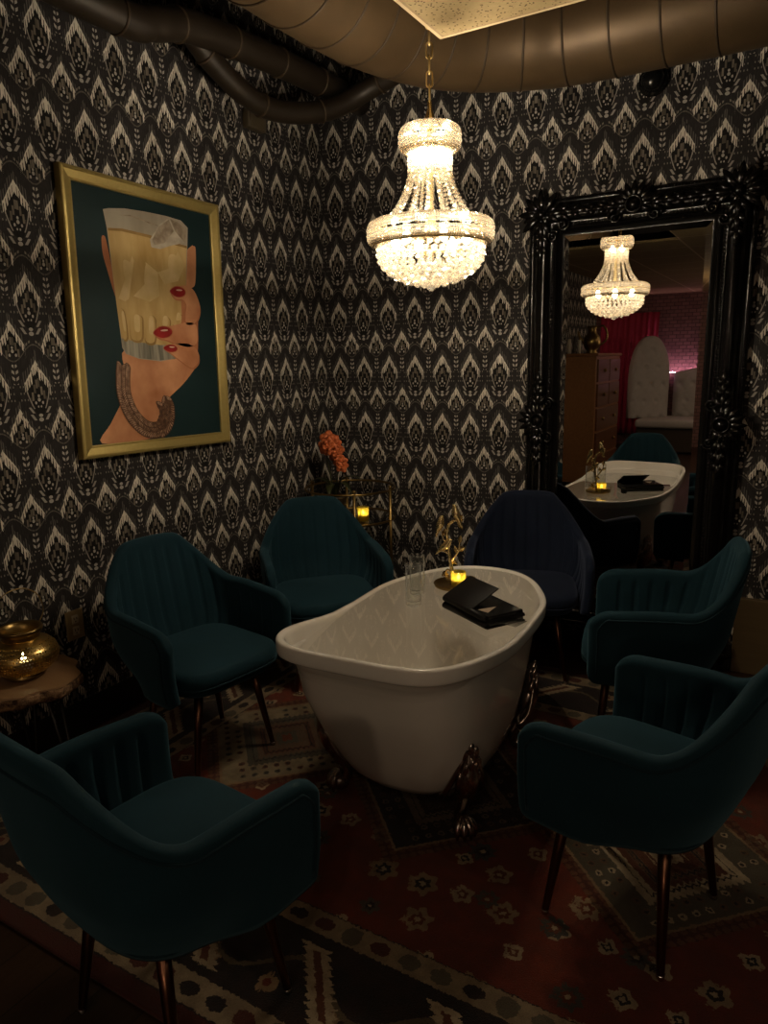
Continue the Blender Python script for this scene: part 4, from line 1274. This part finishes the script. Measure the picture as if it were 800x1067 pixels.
def side_orn(cx, cz, dx, dz):
    """dx,dz : direction along the rail; outward is perpendicular"""
    bm = BM(); nx, nz = (1 if cx > MO.x + 0.1 else (-1 if cx < MO.x - 0.1 else 0)), 0
    if nx == 0: nz = 1 if cz > 1 else -1
    c = (cx - nx * 0.078, cz - nz * 0.078)
    for k in range(7):
        a = math.atan2(nz, nx) + (k - 3) * 0.42
        d = (math.cos(a), math.sin(a)); carve(bm, (c[0] + d[0] * 0.02, c[1] + d[1] * 0.02, 0.078), d, 0.085, 0.014, 0.016)
    for s in (-1, 1):
        for j in range(4):
            st = (c[0] + s * dx * (0.02 + 0.05 * j), c[1] + s * dz * (0.02 + 0.05 * j), 0.082)
            for q in (-1, 1):
                carve(bm, st, (s * dx + q * 0.7 * dz, s * dz + q * 0.7 * dx), 0.072 - 0.009 * j, 0.0125, 0.014)
            carve(bm, st, (s * dx, s * dz), 0.075, 0.011, 0.018)
        scroll(bm, (c[0] + s * dx * 0.085 - nx * 0.045, c[1] + s * dz * 0.085 - nz * 0.045), 0.030, 1.7, 0.0 if s > 0 else PI, s * (1 if (nz > 0 or nx < 0) else -1), 0.066, 0.0075)
    tube(bm, [(c[0] - MO.x + 0.034 * math.cos(t), -0.098, c[1] + 0.034 * math.sin(t)) for t in [2 * PI * k / 24 for k in range(24)]], 0.0075, 8, closed=True)
    ball(bm, (c[0] - MO.x, -0.094, c[1]), 0.024, 2, (1, 0.7, 1))
    obj('side_ornament', bm, M['black_lacquer'], mir)
side_orn(MX0, 1.16, 0, 1); side_orn(MX1, 1.16, 0, 1); side_orn(MO.x, MZ1, 1, 0); side_orn(MO.x, MZ0, 1, 0)

# ------------------------------------------------------------------ crystal chandelier
CXY = (1.352, -1.33)
chd = empty('crystal_chandelier', (*CXY, 2.24), 0, 'lit empire crystal chandelier hanging on a gold chain above the bathtub table', 'chandelier')
Z0 = 2.24
def cz(z): return z - Z0
# chain
def chain_link(z, L, r, w, turn):
    pts = []
    for k in range(20):
        t = 2 * PI * k / 20
        x = w * math.cos(t); zz = (L / 2 - w) * (1 if math.sin(t) > 0 else -1) * (1 if abs(math.sin(t)) > 1e-6 else 0) + w * math.sin(t)
        pts.append((x * math.cos(turn), x * math.sin(turn), z + zz))
    bm = BM(); tube(bm, pts, r, 6, closed=True); return bm
zc = 2.292
i = 0
while zc < 3.14:
    obj('chain_link', chain_link(cz(zc), 0.052 if i % 2 == 0 else 0.046, 0.0030, 0.0095, 0.5 if i % 2 else 2.0), M['chain'], chd)
    zc += 0.041; i += 1
bm = BM(); lathe(bm, [(0.003, cz(2.275)), (0.007, cz(2.270)), (0.007, cz(2.250)), (0.010, cz(2.240)), (0.020, cz(2.214)), (0.024, cz(2.190))], seg=24); obj('hanger_cap', bm, M['gold'], chd)
bm = BM(); lathe(bm, [(0.008, cz(2.20)), (0.011, cz(2.12)), (0.008, cz(2.09)), (0.012, cz(1.99)), (0.008, cz(1.97)), (0.020, cz(1.90)), (0.02, cz(1.87))], seg=20); obj('stem', bm, M['gold'], chd)
def facet(bm, c, r, sz=1.0, rot=0.0):
    """octagonal faceted bead"""
    c = Vector(c); rs = []
    for rr_, zz in ((0.45, 0.9), (1.0, 0.32), (1.0, -0.32), (0.45, -0.9)):
        rs.append([bm.verts.new(c + Vector((r * rr_ * math.cos(2 * PI * k / 6 + rot), r * rr_ * math.sin(2 * PI * k / 6 + rot), zz * r * sz))) for k in range(6)])
    rings_to_faces(bm, rs); bm.faces.new(rs[0]); bm.faces.new(rs[-1][::-1])
def crystal_band(rmaj, z, rmin_r, rmin_z, name, rows, per, bead):
    core = BM()
    for sz in (-1, 1):
        for rad in (rmaj - rmin_r * 0.55,):
            tube(core, [(rad * math.cos(2 * PI * a / 64), rad * math.sin(2 * PI * a / 64), cz(z) + sz * rmin_z * 0.86) for a in range(64)], 0.0028, 6, caps=False, closed=True)
    for a in range(12):
        th = 2 * PI * a / 12; rad = rmaj - rmin_r * 0.55
        tube(core, [(rad * math.cos(th), rad * math.sin(th), cz(z) + q * rmin_z * 0.86) for q in (-1, 0, 1)], 0.0018, 6)
    c = obj(name, core, M['gold'], chd)
    bm = BM()
    for j in range(rows):
        t = -PI * 0.5 + PI * 1.06 * (j + 0.2) / (rows - 0.2)
        rj = rmaj + math.copysign(abs(math.cos(t)) ** 0.8, math.cos(t)) * (rmin_r + bead * 0.5); zj = cz(z) + math.copysign(abs(math.sin(t)) ** 0.8, math.sin(t)) * (rmin_z + bead * 0.4)
        m = max(10, int(per * rj / rmaj))
        for a in range(m):
            th = 2 * PI * (a + 0.5 * (j % 2)) / m
            facet(bm, (rj * math.cos(th), rj * math.sin(th), zj), bead, 0.9, th)
    obj('crystal_band', bm, M['crystal'], c, smooth=False)
crystal_band(0.070, 2.158, 0.024, 0.034, 'top_crown', 10, 62, 0.0058)
crystal_band(0.182, 1.874, 0.020, 0.032, 'main_ring', 10, 150, 0.0058)
bm = BM()
lathe(bm, [(0.172, cz(1.836)), (0.192, cz(1.836)), (0.192, cz(1.841)), (0.172, cz(1.841))], seg=64, capb=False, capt=False)
obj('ring_trim', bm, M['gold'], chd)
# neck: close curtain of small crystals under the crown
bm = BM()
for j in range(5):
    for a in range(26):
        th = 2 * PI * (a + 0.5 * (j % 2)) / 26
        facet(bm, (0.066 * math.cos(th), 0.066 * math.sin(th), cz(2.118 - 0.0165 * j)), 0.0078, 1.1, th)
obj('neck_crystals', bm, M['crystal'], chd, smooth=False)
# hanging strands flaring out to the ring
NSTR = 16
for a in range(NSTR):
    th = 2 * PI * a / NSTR; bm = BM(); n = 13
    for k in range(n):
        f = k / (n - 1)
        z = 2.055 + (1.905 - 2.055) * f
        r = 0.0665 + (0.150 - 0.0665) * (0.35 * f + 0.65 * f ** 2.0)
        if k < n - 1 or True: facet(bm, (r * math.cos(th), r * math.sin(th), cz(z)), 0.0079, 0.80, th + 0.3 * k)
    obj('crystal_strand', bm, M['crystal'], chd, smooth=False)
for a in range(8):
    th = 2 * PI * (a + 0.4) / 8; bm = BM(); n = 13
    for k in range(n):
        f = k / (n - 1); facet(bm, ((0.03 + 0.03 * f) * math.cos(th), (0.03 + 0.03 * f) * math.sin(th), cz(2.10 - 0.165 * f)), 0.0066, 0.85, th)
    obj('inner_strand', bm, M['crystal'], chd, smooth=False)
# basket of tiered drops
tiers = [(0.171, 1.826, 44, 0.0092), (0.171, 1.808, 42, 0.0100), (0.166, 1.789, 38, 0.0108), (0.154, 1.771, 33, 0.0116), (0.136, 1.755, 28, 0.0122), (0.112, 1.741, 22, 0.0128), (0.084, 1.729, 15, 0.0134), (0.050, 1.720, 8, 0.0140)]
for r, z, n, b in tiers:
    bm = BM()
    for a in range(n):
        th = 2 * PI * (a + random.random() * 0.25) / n
        facet(bm, (r * math.cos(th), r * math.sin(th), cz(z)), b, 1.0, th)
        if z < 1.765: facet(bm, ((r - 0.014) * math.cos(th + PI / n), (r - 0.014) * math.sin(th + PI / n), cz(z + 0.006)), b * 0.8, 1.0, th)
    obj('crystal_tier', bm, M['crystal'], chd, smooth=False)
bm = BM(); facet(bm, (0, 0, cz(1.709)), 0.016, 1.1); obj('bottom_drop', bm, M['crystal'], chd, smooth=False)
BULBS = [(0.118 * math.cos(2 * PI * k / 6 + 0.3), 0.118 * math.sin(2 * PI * k / 6 + 0.3), 1.852) for k in range(6)] + [(0.034 * math.cos(a), 0.034 * math.sin(a), 2.122) for a in (0.2, 0.2 + 2 * PI / 3, 0.2 + 4 * PI / 3)]
for bx_, by_, bz_ in BULBS:
    bm = BM(); lathe(bm, [(0.006, 0.030), (0.007, 0.012), (0.006, 0.010)], (bx_, by_, cz(bz_) + 0.008), 10); sk = obj('lamp_socket', bm, M['gold'], chd)
    bm = BM(); ball(bm, (bx_, by_, cz(bz_)), 0.0135, 2, (1, 1, 1.35)); obj('bulb', bm, M['bulb'], sk)

# ------------------------------------------------------------------ gold corner stand with the flowers
BC = (0.335, -0.315); BR_ = 0.245
cart = empty('corner_stand', (*BC, 0), 0, 'round gold rail stand with glass shelves in the corner behind the armchair', 'plant stand')
def ringbm(r, z, th=0.006):
    bm = BM(); tube(bm, [(r * math.cos(2 * PI * k / 48), r * math.sin(2 * PI * k / 48), z) for k in range(48)], th, 8, closed=True); return bm
for z in (0.790, 0.625, 0.200): obj('rail', ringbm(BR_, z), M['gold_dark'], cart)
for z in (0.700,):
    bm = BM(); t_ = []
    for a0 in (-2.3, -1.35):
        pass
    bm.free()
for z in (0.622, 0.197):
    bm = BM(); lathe(bm, [(BR_ - 0.004, z - 0.003), (BR_ - 0.003, z), (BR_ - 0.004, z + 0.003)], seg=48); obj('glass_shelf', bm, M['pane'], cart, smooth=False)
for a in (-52, 4, 128, 184):
    t = math.radians(a); x, y = BR_ * math.cos(t), BR_ * math.sin(t)
    z_ = 0.0125 if y + BC[1] < -0.38 else 0.0
    bm = BM(); tube(bm, [(x, y, z_), (x, y, 0.4), (x, y, 0.800)], 0.0085, 10); ball(bm, (x, y, 0.806), 0.0115, 2); obj('post', bm, M['gold_dark'], cart)
vot2 = empty('votive_candle', (0.452, -0.372, 0.6255), 0, 'glowing amber votive candle on the gold corner stand under the orange flowers', 'candle')
bm = BM(); lathe(bm, [(0.0005, 0.0), (0.026, 0.0), (0.030, 0.004), (0.031, 0.075), (0.029, 0.077), (0.0275, 0.074), (0.026, 0.008), (0.0005, 0.006)], seg=28, capb=False, capt=False); obj('cup', bm, M['amber'], vot2)
bm = BM(); lathe(bm, [(0.022, 0.0075), (0.0235, 0.012), (0.0235, 0.034), (0.020, 0.036)], seg=24); obj('wax', bm, M['cream'], vot2)
bm = BM(); tube(bm, [(0, 0, 0.035), (0, 0, 0.038), (0, 0, 0.045), (0, 0, 0.054), (0, 0, 0.060)], [0.003, 0.006, 0.0065, 0.004, 0.0006], 10); obj('flame', bm, M['flame'], vot2)

plant = empty('potted_orchid', (0.245, -0.33, 0.6255), 0, 'potted plant with orange blossoms and broad dark leaves on the corner stand', 'plant')
bm = BM(); lathe(bm, [(0.045, 0.0), (0.050, 0.004), (0.062, 0.10), (0.066, 0.104), (0.066, 0.115), (0.060, 0.115), (0.056, 0.095), (0.0005, 0.095)], seg=32, capt=False); obj('pot', bm, M['pot'], plant)
stems = [[(0.0, 0.0, 0.09), (-0.015, -0.01, 0.20), (-0.030, -0.015, 0.30), (-0.035, -0.02, 0.385)], [(0.005, 0.0, 0.09), (0.020, -0.01, 0.19), (0.036, -0.02, 0.255), (0.062, -0.03, 0.290)]]
for s_ in stems:
    bm = BM(); tube(bm, smooth_path(s_, 6), 0.0035, 7); obj('stem', bm, M['leaf'], plant)
def blossom(p, r, seed):
    rnd = random.Random(seed); bm = BM()
    q = Vector((rnd.uniform(-0.3, 0.8), -1.0, rnd.uniform(-0.2, 0.5))).to_track_quat('Z', 'Y').to_matrix()
    for layer, (nn, rr, up) in enumerate(((5, 1.0, 0.25), (4, 0.66, 0.55))):
        for k in range(nn):
            a = 2 * PI * k / nn + layer * 0.5 + rnd.random() * 0.3
            d = Vector((math.cos(a), math.sin(a), 0)); s = Vector((-math.sin(a), math.cos(a), 0))
            rows = []
            for i in range(5):
                f = i / 4; w = r * rr * 0.50 * math.sin(PI * (0.15 + 0.75 * f))
                c = d * r * rr * f + Vector((0, 0, up * r * (f * (1.5 - f)) + 0.05 * r))
                rows.append([q @ (c - s * w + Vector((0, 0, 0.22 * w))) + Vector(p), q @ c + Vector(p), q @ (c + s * w + Vector((0, 0, 0.22 * w))) + Vector(p), q @ (c - Vector((0, 0, 0.0015))) + Vector(p)])
            rv = [[bm.verts.new(x) for x in row] for row in rows]
            for A_, B_ in zip(rv[:-1], rv[1:]):
                for j in range(4): bm.faces.new((A_[j], A_[(j + 1) % 4], B_[(j + 1) % 4], B_[j]))
            bm.faces.new(rv[0][::-1]); bm.faces.new(rv[-1])
    ball(bm, Vector(p) + q @ Vector((0, 0, 0.25 * r)), r * 0.2, 1)
    obj('blossom', bm, M['petal'], plant)
rb = random.Random(4)
for k in range(11):
    a = rb.uniform(0, 2 * PI); rr_ = rb.uniform(0.0, 0.056)
    blossom((0.000 + rr_ * 1.1 * math.cos(a), -0.03 + rb.uniform(-0.03, 0.02), 0.392 + rr_ * 1.05 * math.sin(a)), rb.uniform(0.042, 0.054), k)
for k in range(4):
    blossom((0.062 + 0.010 * k + rb.uniform(-0.012, 0.012), -0.04 + rb.uniform(-0.02, 0.01), 0.345 - 0.020 * k + rb.uniform(-0.01, 0.014)), rb.uniform(0.034, 0.044), 50 + k)
def broad_leaf(pts, w):
    bm = BM(); P = smooth_path(pts, 5); n = len(P); rows = []
    for i, p in enumerate(P):
        t = (P[min(i + 1, n - 1)] - P[max(i - 1, 0)]).normalized(); s = t.cross(Vector((0, 0, 1)))
        s = s.normalized() if s.length > 1e-5 else Vector((1, 0, 0)); f = i / (n - 1)
        ww = w * math.sin(PI * (0.06 + 0.94 * f) ** 0.85) if i < n - 1 else 0.001
        up = s.cross(t)
        rows.append([bm.verts.new(p - s * ww + up * ww * 0.25), bm.verts.new(p), bm.verts.new(p + s * ww + up * ww * 0.25), bm.verts.new(p - up * 0.0022)])
    for A_, B_ in zip(rows[:-1], rows[1:]):
        for j in range(4): bm.faces.new((A_[j], A_[(j + 1) % 4], B_[(j + 1) % 4], B_[j]))
    bm.faces.new(rows[0][::-1]); bm.faces.new(rows[-1])
    obj('leaf', bm, M['leaf'], plant)
broad_leaf([(0, 0, 0.10), (0.05, -0.03, 0.19), (0.11, -0.05, 0.19), (0.155, -0.06, 0.14)], 0.024)
broad_leaf([(0, 0, 0.10), (0.03, 0.02, 0.20), (0.10, 0.03, 0.225), (0.16, 0.03, 0.215)], 0.020)
broad_leaf([(0, 0, 0.10), (-0.05, -0.01, 0.19), (-0.11, -0.02, 0.20), (-0.165, -0.03, 0.17)], 0.024)
broad_leaf([(0, 0, 0.10), (0.01, -0.05, 0.18), (0.03, -0.10, 0.17), (0.05, -0.13, 0.12)], 0.024)
broad_leaf([(0, 0, 0.10), (-0.02, -0.04, 0.20), (-0.05, -0.08, 0.22), (-0.09, -0.11, 0.20)], 0.022)

# ------------------------------------------------------------------ wood slab table and lantern
SC = (0.180, -2.215)
slab = empty('slab_side_table', (*SC, 0), 0, 'live-edge wood slab side table against the picture wall, carrying the gold lantern', 'side table')
ZS = 0.422
def slab_r(t): return 0.200 + 0.012 * math.sin(2 * t + 0.6) + 0.010 * math.sin(5 * t) + 0.006 * math.sin(11 * t + 1)
bm = BM(); rr = []
for k, z in ((0.94, ZS - 0.046), (0.985, ZS - 0.036), (1.0, ZS - 0.02), (0.99, ZS - 0.005)):
    rr.append([bm.verts.new((slab_r(2 * PI * a / 90) * (k + 0.012 * math.sin(a * 2.3)) * math.cos(2 * PI * a / 90), slab_r(2 * PI * a / 90) * (k + 0.012 * math.sin(a * 2.3)) * math.sin(2 * PI * a / 90), z)) for a in range(90)])
rings_to_faces(bm, rr); bm.faces.new(rr[0][::-1])
bk = obj('bark_edge', bm, M['bark'], slab)
bm = BM(); r2 = []
for k, z in ((0.975, ZS - 0.005), (0.965, ZS)):
    r2.append([bm.verts.new((slab_r(2 * PI * a / 90) * k * math.cos(2 * PI * a / 90), slab_r(2 * PI * a / 90) * k * math.sin(2 * PI * a / 90), z)) for a in range(90)])
rings_to_faces(bm, r2); bm.faces.new(r2[-1]); bm.faces.new(r2[0][::-1])
obj('slab_top', bm, M['slab'], slab, smooth=False)
for k in range(3):
    a = 2 * PI * k / 3 + 0.4
    bm = BM(); d = Vector((math.cos(a), math.sin(a), 0)); s = Vector((-d.y, d.x, 0))
    tube(bm, [d * 0.12 + s * 0.035 + Vector((0, 0, ZS - 0.046)), d * 0.17 + s * 0.008 + Vector((0, 0, 0.02)), d * 0.171 + Vector((0, 0, 0.006)), d * 0.17 - s * 0.008 + Vector((0, 0, 0.02)), d * 0.12 - s * 0.035 + Vector((0, 0, ZS - 0.046))], 0.006, 8)
    obj('leg', bm, M['baseboard'], slab)
lan = empty('brass_lantern', (0.195, -2.195, ZS), 0, 'pierced brass lantern glowing on the wood slab table', 'lantern')
bm = BM(); lathe(bm, [(0.062, 0.0), (0.064, 0.006), (0.058, 0.014), (0.056, 0.018)], seg=48); obj('foot', bm, M['gold_dark'], lan)
bm = BM()
lathe(bm, [(0.058, 0.016), (0.082, 0.024), (0.104, 0.042), (0.116, 0.066), (0.117, 0.080), (0.108, 0.104), (0.090, 0.122), (0.070, 0.132), (0.060, 0.137)], seg=64, capt=False, capb=False)
obj('body', bm, M['pierced'], lan)
bm = BM(); lathe(bm, [(0.058, 0.136), (0.062, 0.142), (0.060, 0.150), (0.070, 0.160), (0.074, 0.170), (0.071, 0.176), (0.064, 0.172), (0.056, 0.158), (0.054, 0.140)], seg=48, capb=False, capt=False); obj('neck_rim', bm, M['gold_dark'], lan)
bm = BM(); tube(bm, smooth_path([(0.0, 0.070, 0.165), (0.0, 0.094, 0.205), (0.0, 0.085, 0.262), (0.0, 0.045, 0.300), (0.0, 0.0, 0.310), (0.0, -0.045, 0.300), (0.0, -0.085, 0.262), (0.0, -0.094, 0.205), (0.0, -0.070, 0.165)], 5), 0.0022, 6)
obj('handle', bm, M['gold_dark'], lan)
bm = BM(); lathe(bm, [(0.026, 0.018), (0.028, 0.022), (0.028, 0.050), (0.024, 0.053)], seg=24); cd = obj('candle', bm, M['cream'], lan)
bm = BM(); tube(bm, [(0, 0, 0.052), (0, 0, 0.056), (0, 0, 0.064), (0, 0, 0.074), (0, 0, 0.082)], [0.003, 0.0075, 0.008, 0.005, 0.0006], 10); obj('flame', bm, M['flame'], cd)

# ------------------------------------------------------------------ the room seen in the mirror
dr = empty('tall_dresser', (0.235, -5.05, 0), 0, 'tall brown wooden dresser standing on the left, seen in the mirror', 'dresser')
bm = BM(); box(bm, (0, 0, 0.77), (0.43, 1.10, 1.40), 0.006); obj('carcass', bm, M['dresser'], dr, smooth=False)
bm = BM(); box(bm, (0.008, 0, 1.485), (0.462, 1.14, 0.03), 0.008); obj('top_board', bm, M['dresser'], dr, smooth=False)
for sy in (-1, 1):
    for sx in (-1, 1):
        bm = BM(); tube(bm, [(sx * 0.18, sy * 0.5, 0.08), (sx * 0.185, sy * 0.51, 0.0)], [0.026, 0.018], 12); obj('leg', bm, M['dresser_front'], dr)
for r in range(5):
    z = 0.21 + r * 0.268
    for c in ((0,) if r < 3 else (-1, 1)):
        w = 1.02 if c == 0 else 0.50
        bm = BM(); box(bm, (0.222, c * 0.26, z + 0.03), (0.022, w, 0.245), 0.005); d_ = obj('drawer', bm, M['dresser_front'], dr, smooth=False)
        for k in ((-0.27, 0.27) if c == 0 else (0.0,)):
            bm = BM(); ball(bm, (0.246, c * 0.26 + k, z + 0.03), 0.020, 2, (0.8, 1, 1)); obj('knob', bm, M['gold_dark'], d_)
orn = empty('gold_pitcher', (0.30, -4.86, 1.50), 0, 'gold pitcher standing on the tall dresser, seen in the mirror', 'pitcher')
bm = BM(); lathe(bm, [(0.06, 0.0), (0.065, 0.01), (0.05, 0.025), (0.085, 0.07), (0.100, 0.12), (0.085, 0.18), (0.05, 0.225), (0.045, 0.26), (0.06, 0.30), (0.055, 0.30), (0.04, 0.26)], seg=36, capt=False); obj('jug', bm, M['gold_dark'], orn)
bm = BM(); tube(bm, smooth_path([(0.05, -0.02, 0.28), (0.11, -0.05, 0.30), (0.15, -0.07, 0.22), (0.14, -0.06, 0.14), (0.085, -0.03, 0.09)], 6), 0.011, 8); obj('handle', bm, M['gold_dark'], orn)
bm = BM(); tube(bm, smooth_path([(-0.085, 0.02, 0.13), (-0.13, 0.03, 0.18), (-0.15, 0.035, 0.25)], 6), [0.022 - 0.001 * k for k in range(13)], 10); obj('spout', bm, M['gold_dark'], orn)
for k, (x, y, h, m, lab) in enumerate(((0.115, -4.62, 0.16, 'cream', 'pale candle on the tall dresser, leftmost in the mirror'), (0.165, -4.64, 0.19, 'pot', 'dark bottle between the two pale candles on the dresser'), (0.215, -4.66, 0.15, 'cream', 'pale candle on the tall dresser next to the gold pitcher'))):
    bm = BM(); lathe(bm, [(0.020, 0), (0.021, 0.004), (0.021, h * 0.62), (0.018, h * 0.66), (0.009, h * 0.76), (0.009, h)] if m == 'pot' else [(0.018, 0), (0.018, h - 0.004), (0.015, h), (0.002, h - 0.003)], seg=20)
    o = obj('bottle' if m == 'pot' else 'pillar_candle', bm, M[m]); o.location = (x, y, 1.50)
    tag(o, lab, 'bottle' if m == 'pot' else 'candle')

cur = BM()
rows = []
for j in range(14):
    f = j / 13; z = 2.14 - 1.95 * f
    rows.append([cur.verts.new((-0.62 + 0.92 * i / 120 * (1 - 0.05 * f), -8.945 + 0.026 * math.sin(i * 0.52 + 0.4 * math.sin(i * 0.13)) * (0.6 + 0.4 * f) + 0.009 * math.sin(i * 0.21 + 3 * f), z)) for i in range(121)])
rings_to_faces(cur, rows, False)
co = obj('curtain', cur, M['pink']); m_ = co.modifiers.new('thick', 'SOLIDIFY'); m_.thickness = 0.006
tag(co, 'magenta curtain hanging on the brick wall, seen in the mirror', 'curtain')

bo = empty('booth_seat', (0.75, -8.45, 0), 0, 'pale tufted booth with an arched back, seen in the mirror', 'booth')
bm = BM(); box(bm, (0.12, 0.02, 0.20), (1.30, 0.94, 0.36), 0.02); obj('base', bm, M['pot'], bo, smooth=False)
bm = BM(); box(bm, (0.12, 0.06, 0.445), (1.34, 0.98, 0.13), 0.045, seg=4); obj('seat', bm, M['booth'], bo)
def tufted(w, h, top, M4, name):
    NX, NY = 40, 48; bm = BM(); g = []
    for i in range(NX + 1):
        row = []
        for j in range(NY + 1):
            u = -1 + 2 * i / NX; v = j / NY
            ht = top(u); x = u * w / 2; z = ht * v
            px, pz = x / 0.20, z / 0.26
            r_ = math.floor(pz + 0.5); sx_ = px - 0.5 * (r_ % 2)
            dx_ = (sx_ - math.floor(sx_ + 0.5)) * 0.20; dz_ = (pz - r_) * 0.26
            q1 = abs((((px + pz) + 0.5) % 1) - 0.5); q2 = abs((((px - pz) + 0.5) % 1) - 0.5)
            dep = 0.03 * math.exp(-(dx_ * dx_ + dz_ * dz_) / 0.0012) + 0.010 * math.exp(-(min(q1, q2) / 0.06) ** 2)
            ed = min(1 - abs(u), 1 - v) * 6; th = 0.055 * min(1, max(0, ed)) ** 0.5
            row.append(bm.verts.new((x, -0.07 - th + dep * min(1, ed), z)))
        g.append(row)
    rings_to_faces(bm, g, False)
    back = [bm.verts.new((v.co.x, 0.0, v.co.z)) for v in [g[i][NY] for i in range(NX + 1)]]
    backb = [bm.verts.new((v.co.x, 0.0, v.co.z)) for v in [g[i][0] for i in range(NX + 1)]]
    for i in range(NX):
        bm.faces.new((g[i][NY], g[i + 1][NY], back[i + 1], back[i])); bm.faces.new((back[i], back[i + 1], backb[i + 1], backb[i])); bm.faces.new((g[i][0], backb[i], backb[i + 1], g[i + 1][0]))
    bm.faces.new([g[0][j] for j in range(NY + 1)] + [back[0], backb[0]]); bm.faces.new([g[NX][j] for j in range(NY, -1, -1)] + [backb[NX], back[NX]])
    for v in bm.verts: v.co = M4 @ v.co
    return obj(name, bm, M['booth'], bo)
# local -y of the panel is its tufted face
tufted(0.66, 1.24, lambda u: 0.60 + 0.66 * math.sqrt(max(0.0, 1 - abs(u) ** 2.2)), Matrix.Translation((-0.50, -0.02, 0.50)) @ Matrix.Rotation(math.radians(140), 4, 'Z'), 'arched_back')
tufted(1.0, 0.9, lambda u: 0.80 + 0.11 * (u * -1), Matrix.Translation((0.34, -0.42, 0.50)) @ Matrix.Rotation(math.radians(180), 4, 'Z'), 'back_panel')
led = empty('led_strip', (0.95, -8.93, 1.18), 0, 'pink light strip behind the booth back, seen in the mirror', 'light strip')
bm = BM(); box(bm, (0, 0, 0), (1.5, 0.014, 0.012), 0.002); obj('channel', bm, M['pot'], led)
bm = BM(); box(bm, (0, 0, 0.008), (1.48, 0.010, 0.006), 0.0); obj('diode_band', bm, M['led'], led, smooth=False)
for k, (x, y, lab) in enumerate(((1.75, -7.6, 'unseen ceiling light added in front of the booth'), (2.0, -5.6, 'unseen ceiling light added near the tall dresser'), (3.4, -4.6, 'unseen ceiling light added behind the viewer to the right'), (2.6, -4.3, 'unseen ceiling light added behind the viewer'), (3.9, -3.0, 'unseen ceiling light added right of the viewer'))):
    dl_ = empty('added_downlight', (x, y, 2.42), 0, lab, 'added light', 'unseen lights added to fill the room')  # unseen ceiling lights, added to brighten the booth, dresser and front of the room
    bm = BM(); lathe(bm, [(0.070, -0.0005), (0.070, -0.006), (0.055, -0.008), (0.052, -0.002)], seg=32, capb=False, capt=False); obj('trim_ring', bm, M['cream'], dl_)
    bm = BM(); lathe(bm, [(0.0005, -0.003), (0.051, -0.003)], seg=32, capb=False, capt=False); obj('lens', bm, M['added_light'], dl_, smooth=False)

def fill_light(name, loc, energy, radius, col):  # bare point light used as added fill, no fixture
    l = bpy.data.lights.new(name, 'POINT'); l.energy = energy; l.shadow_soft_size = radius; l.color = col
    o = bpy.data.objects.new(name, l); o.location = loc; link(o)
fill_light('rear_fill_light', (3.0, -6.6, 1.7), 26.0, 0.15, (1.0, 0.72, 0.48))  # added unseen fill that lifts the rear room and its ceiling
fill_light('alcove_fill_light', (-1.2, -7.4, 1.5), 7.0, 0.12, (1.0, 0.62, 0.42))  # added unseen fill for the alcove side of the rear room
# ------------------------------------------------------------------ camera and world
w = bpy.data.worlds.new('room_world'); S.world = w; w.use_nodes = True
w.node_tree.nodes['Background'].inputs[0].default_value = (1.0, 0.75, 0.5, 1); w.node_tree.nodes['Background'].inputs[1].default_value = 0.002
cd = bpy.data.cameras.new('camera'); co = bpy.data.objects.new('camera', cd); link(co)
yaw, pitch, roll = math.radians(30.6914), math.radians(11.959), math.radians(-1.23565)
F = Vector((-math.sin(yaw) * math.cos(pitch), math.cos(yaw) * math.cos(pitch), -math.sin(pitch)))
R0 = Vector((math.cos(yaw), math.sin(yaw), 0)); U0 = R0.cross(F)
Rv = R0 * math.cos(roll) + U0 * math.sin(roll); Uv = -R0 * math.sin(roll) + U0 * math.cos(roll)
mat = Matrix((Rv, Uv, -F)).transposed().to_4x4(); mat.translation = Vector((2.4711, -3.5533, 1.4685))
co.matrix_world = mat
cd.sensor_fit = 'HORIZONTAL'; cd.sensor_width = 36.0; cd.lens = 743.796 / 800 * 36.0
cd.clip_start = 0.02; cd.clip_end = 60
S.camera = co
S.cycles.max_bounces = 12; S.cycles.transparent_max_bounces = 48
S.cycles.caustics_reflective = False; S.cycles.caustics_refractive = False
S.cycles.sample_clamp_indirect = 4.0
S.cycles.use_denoising = True
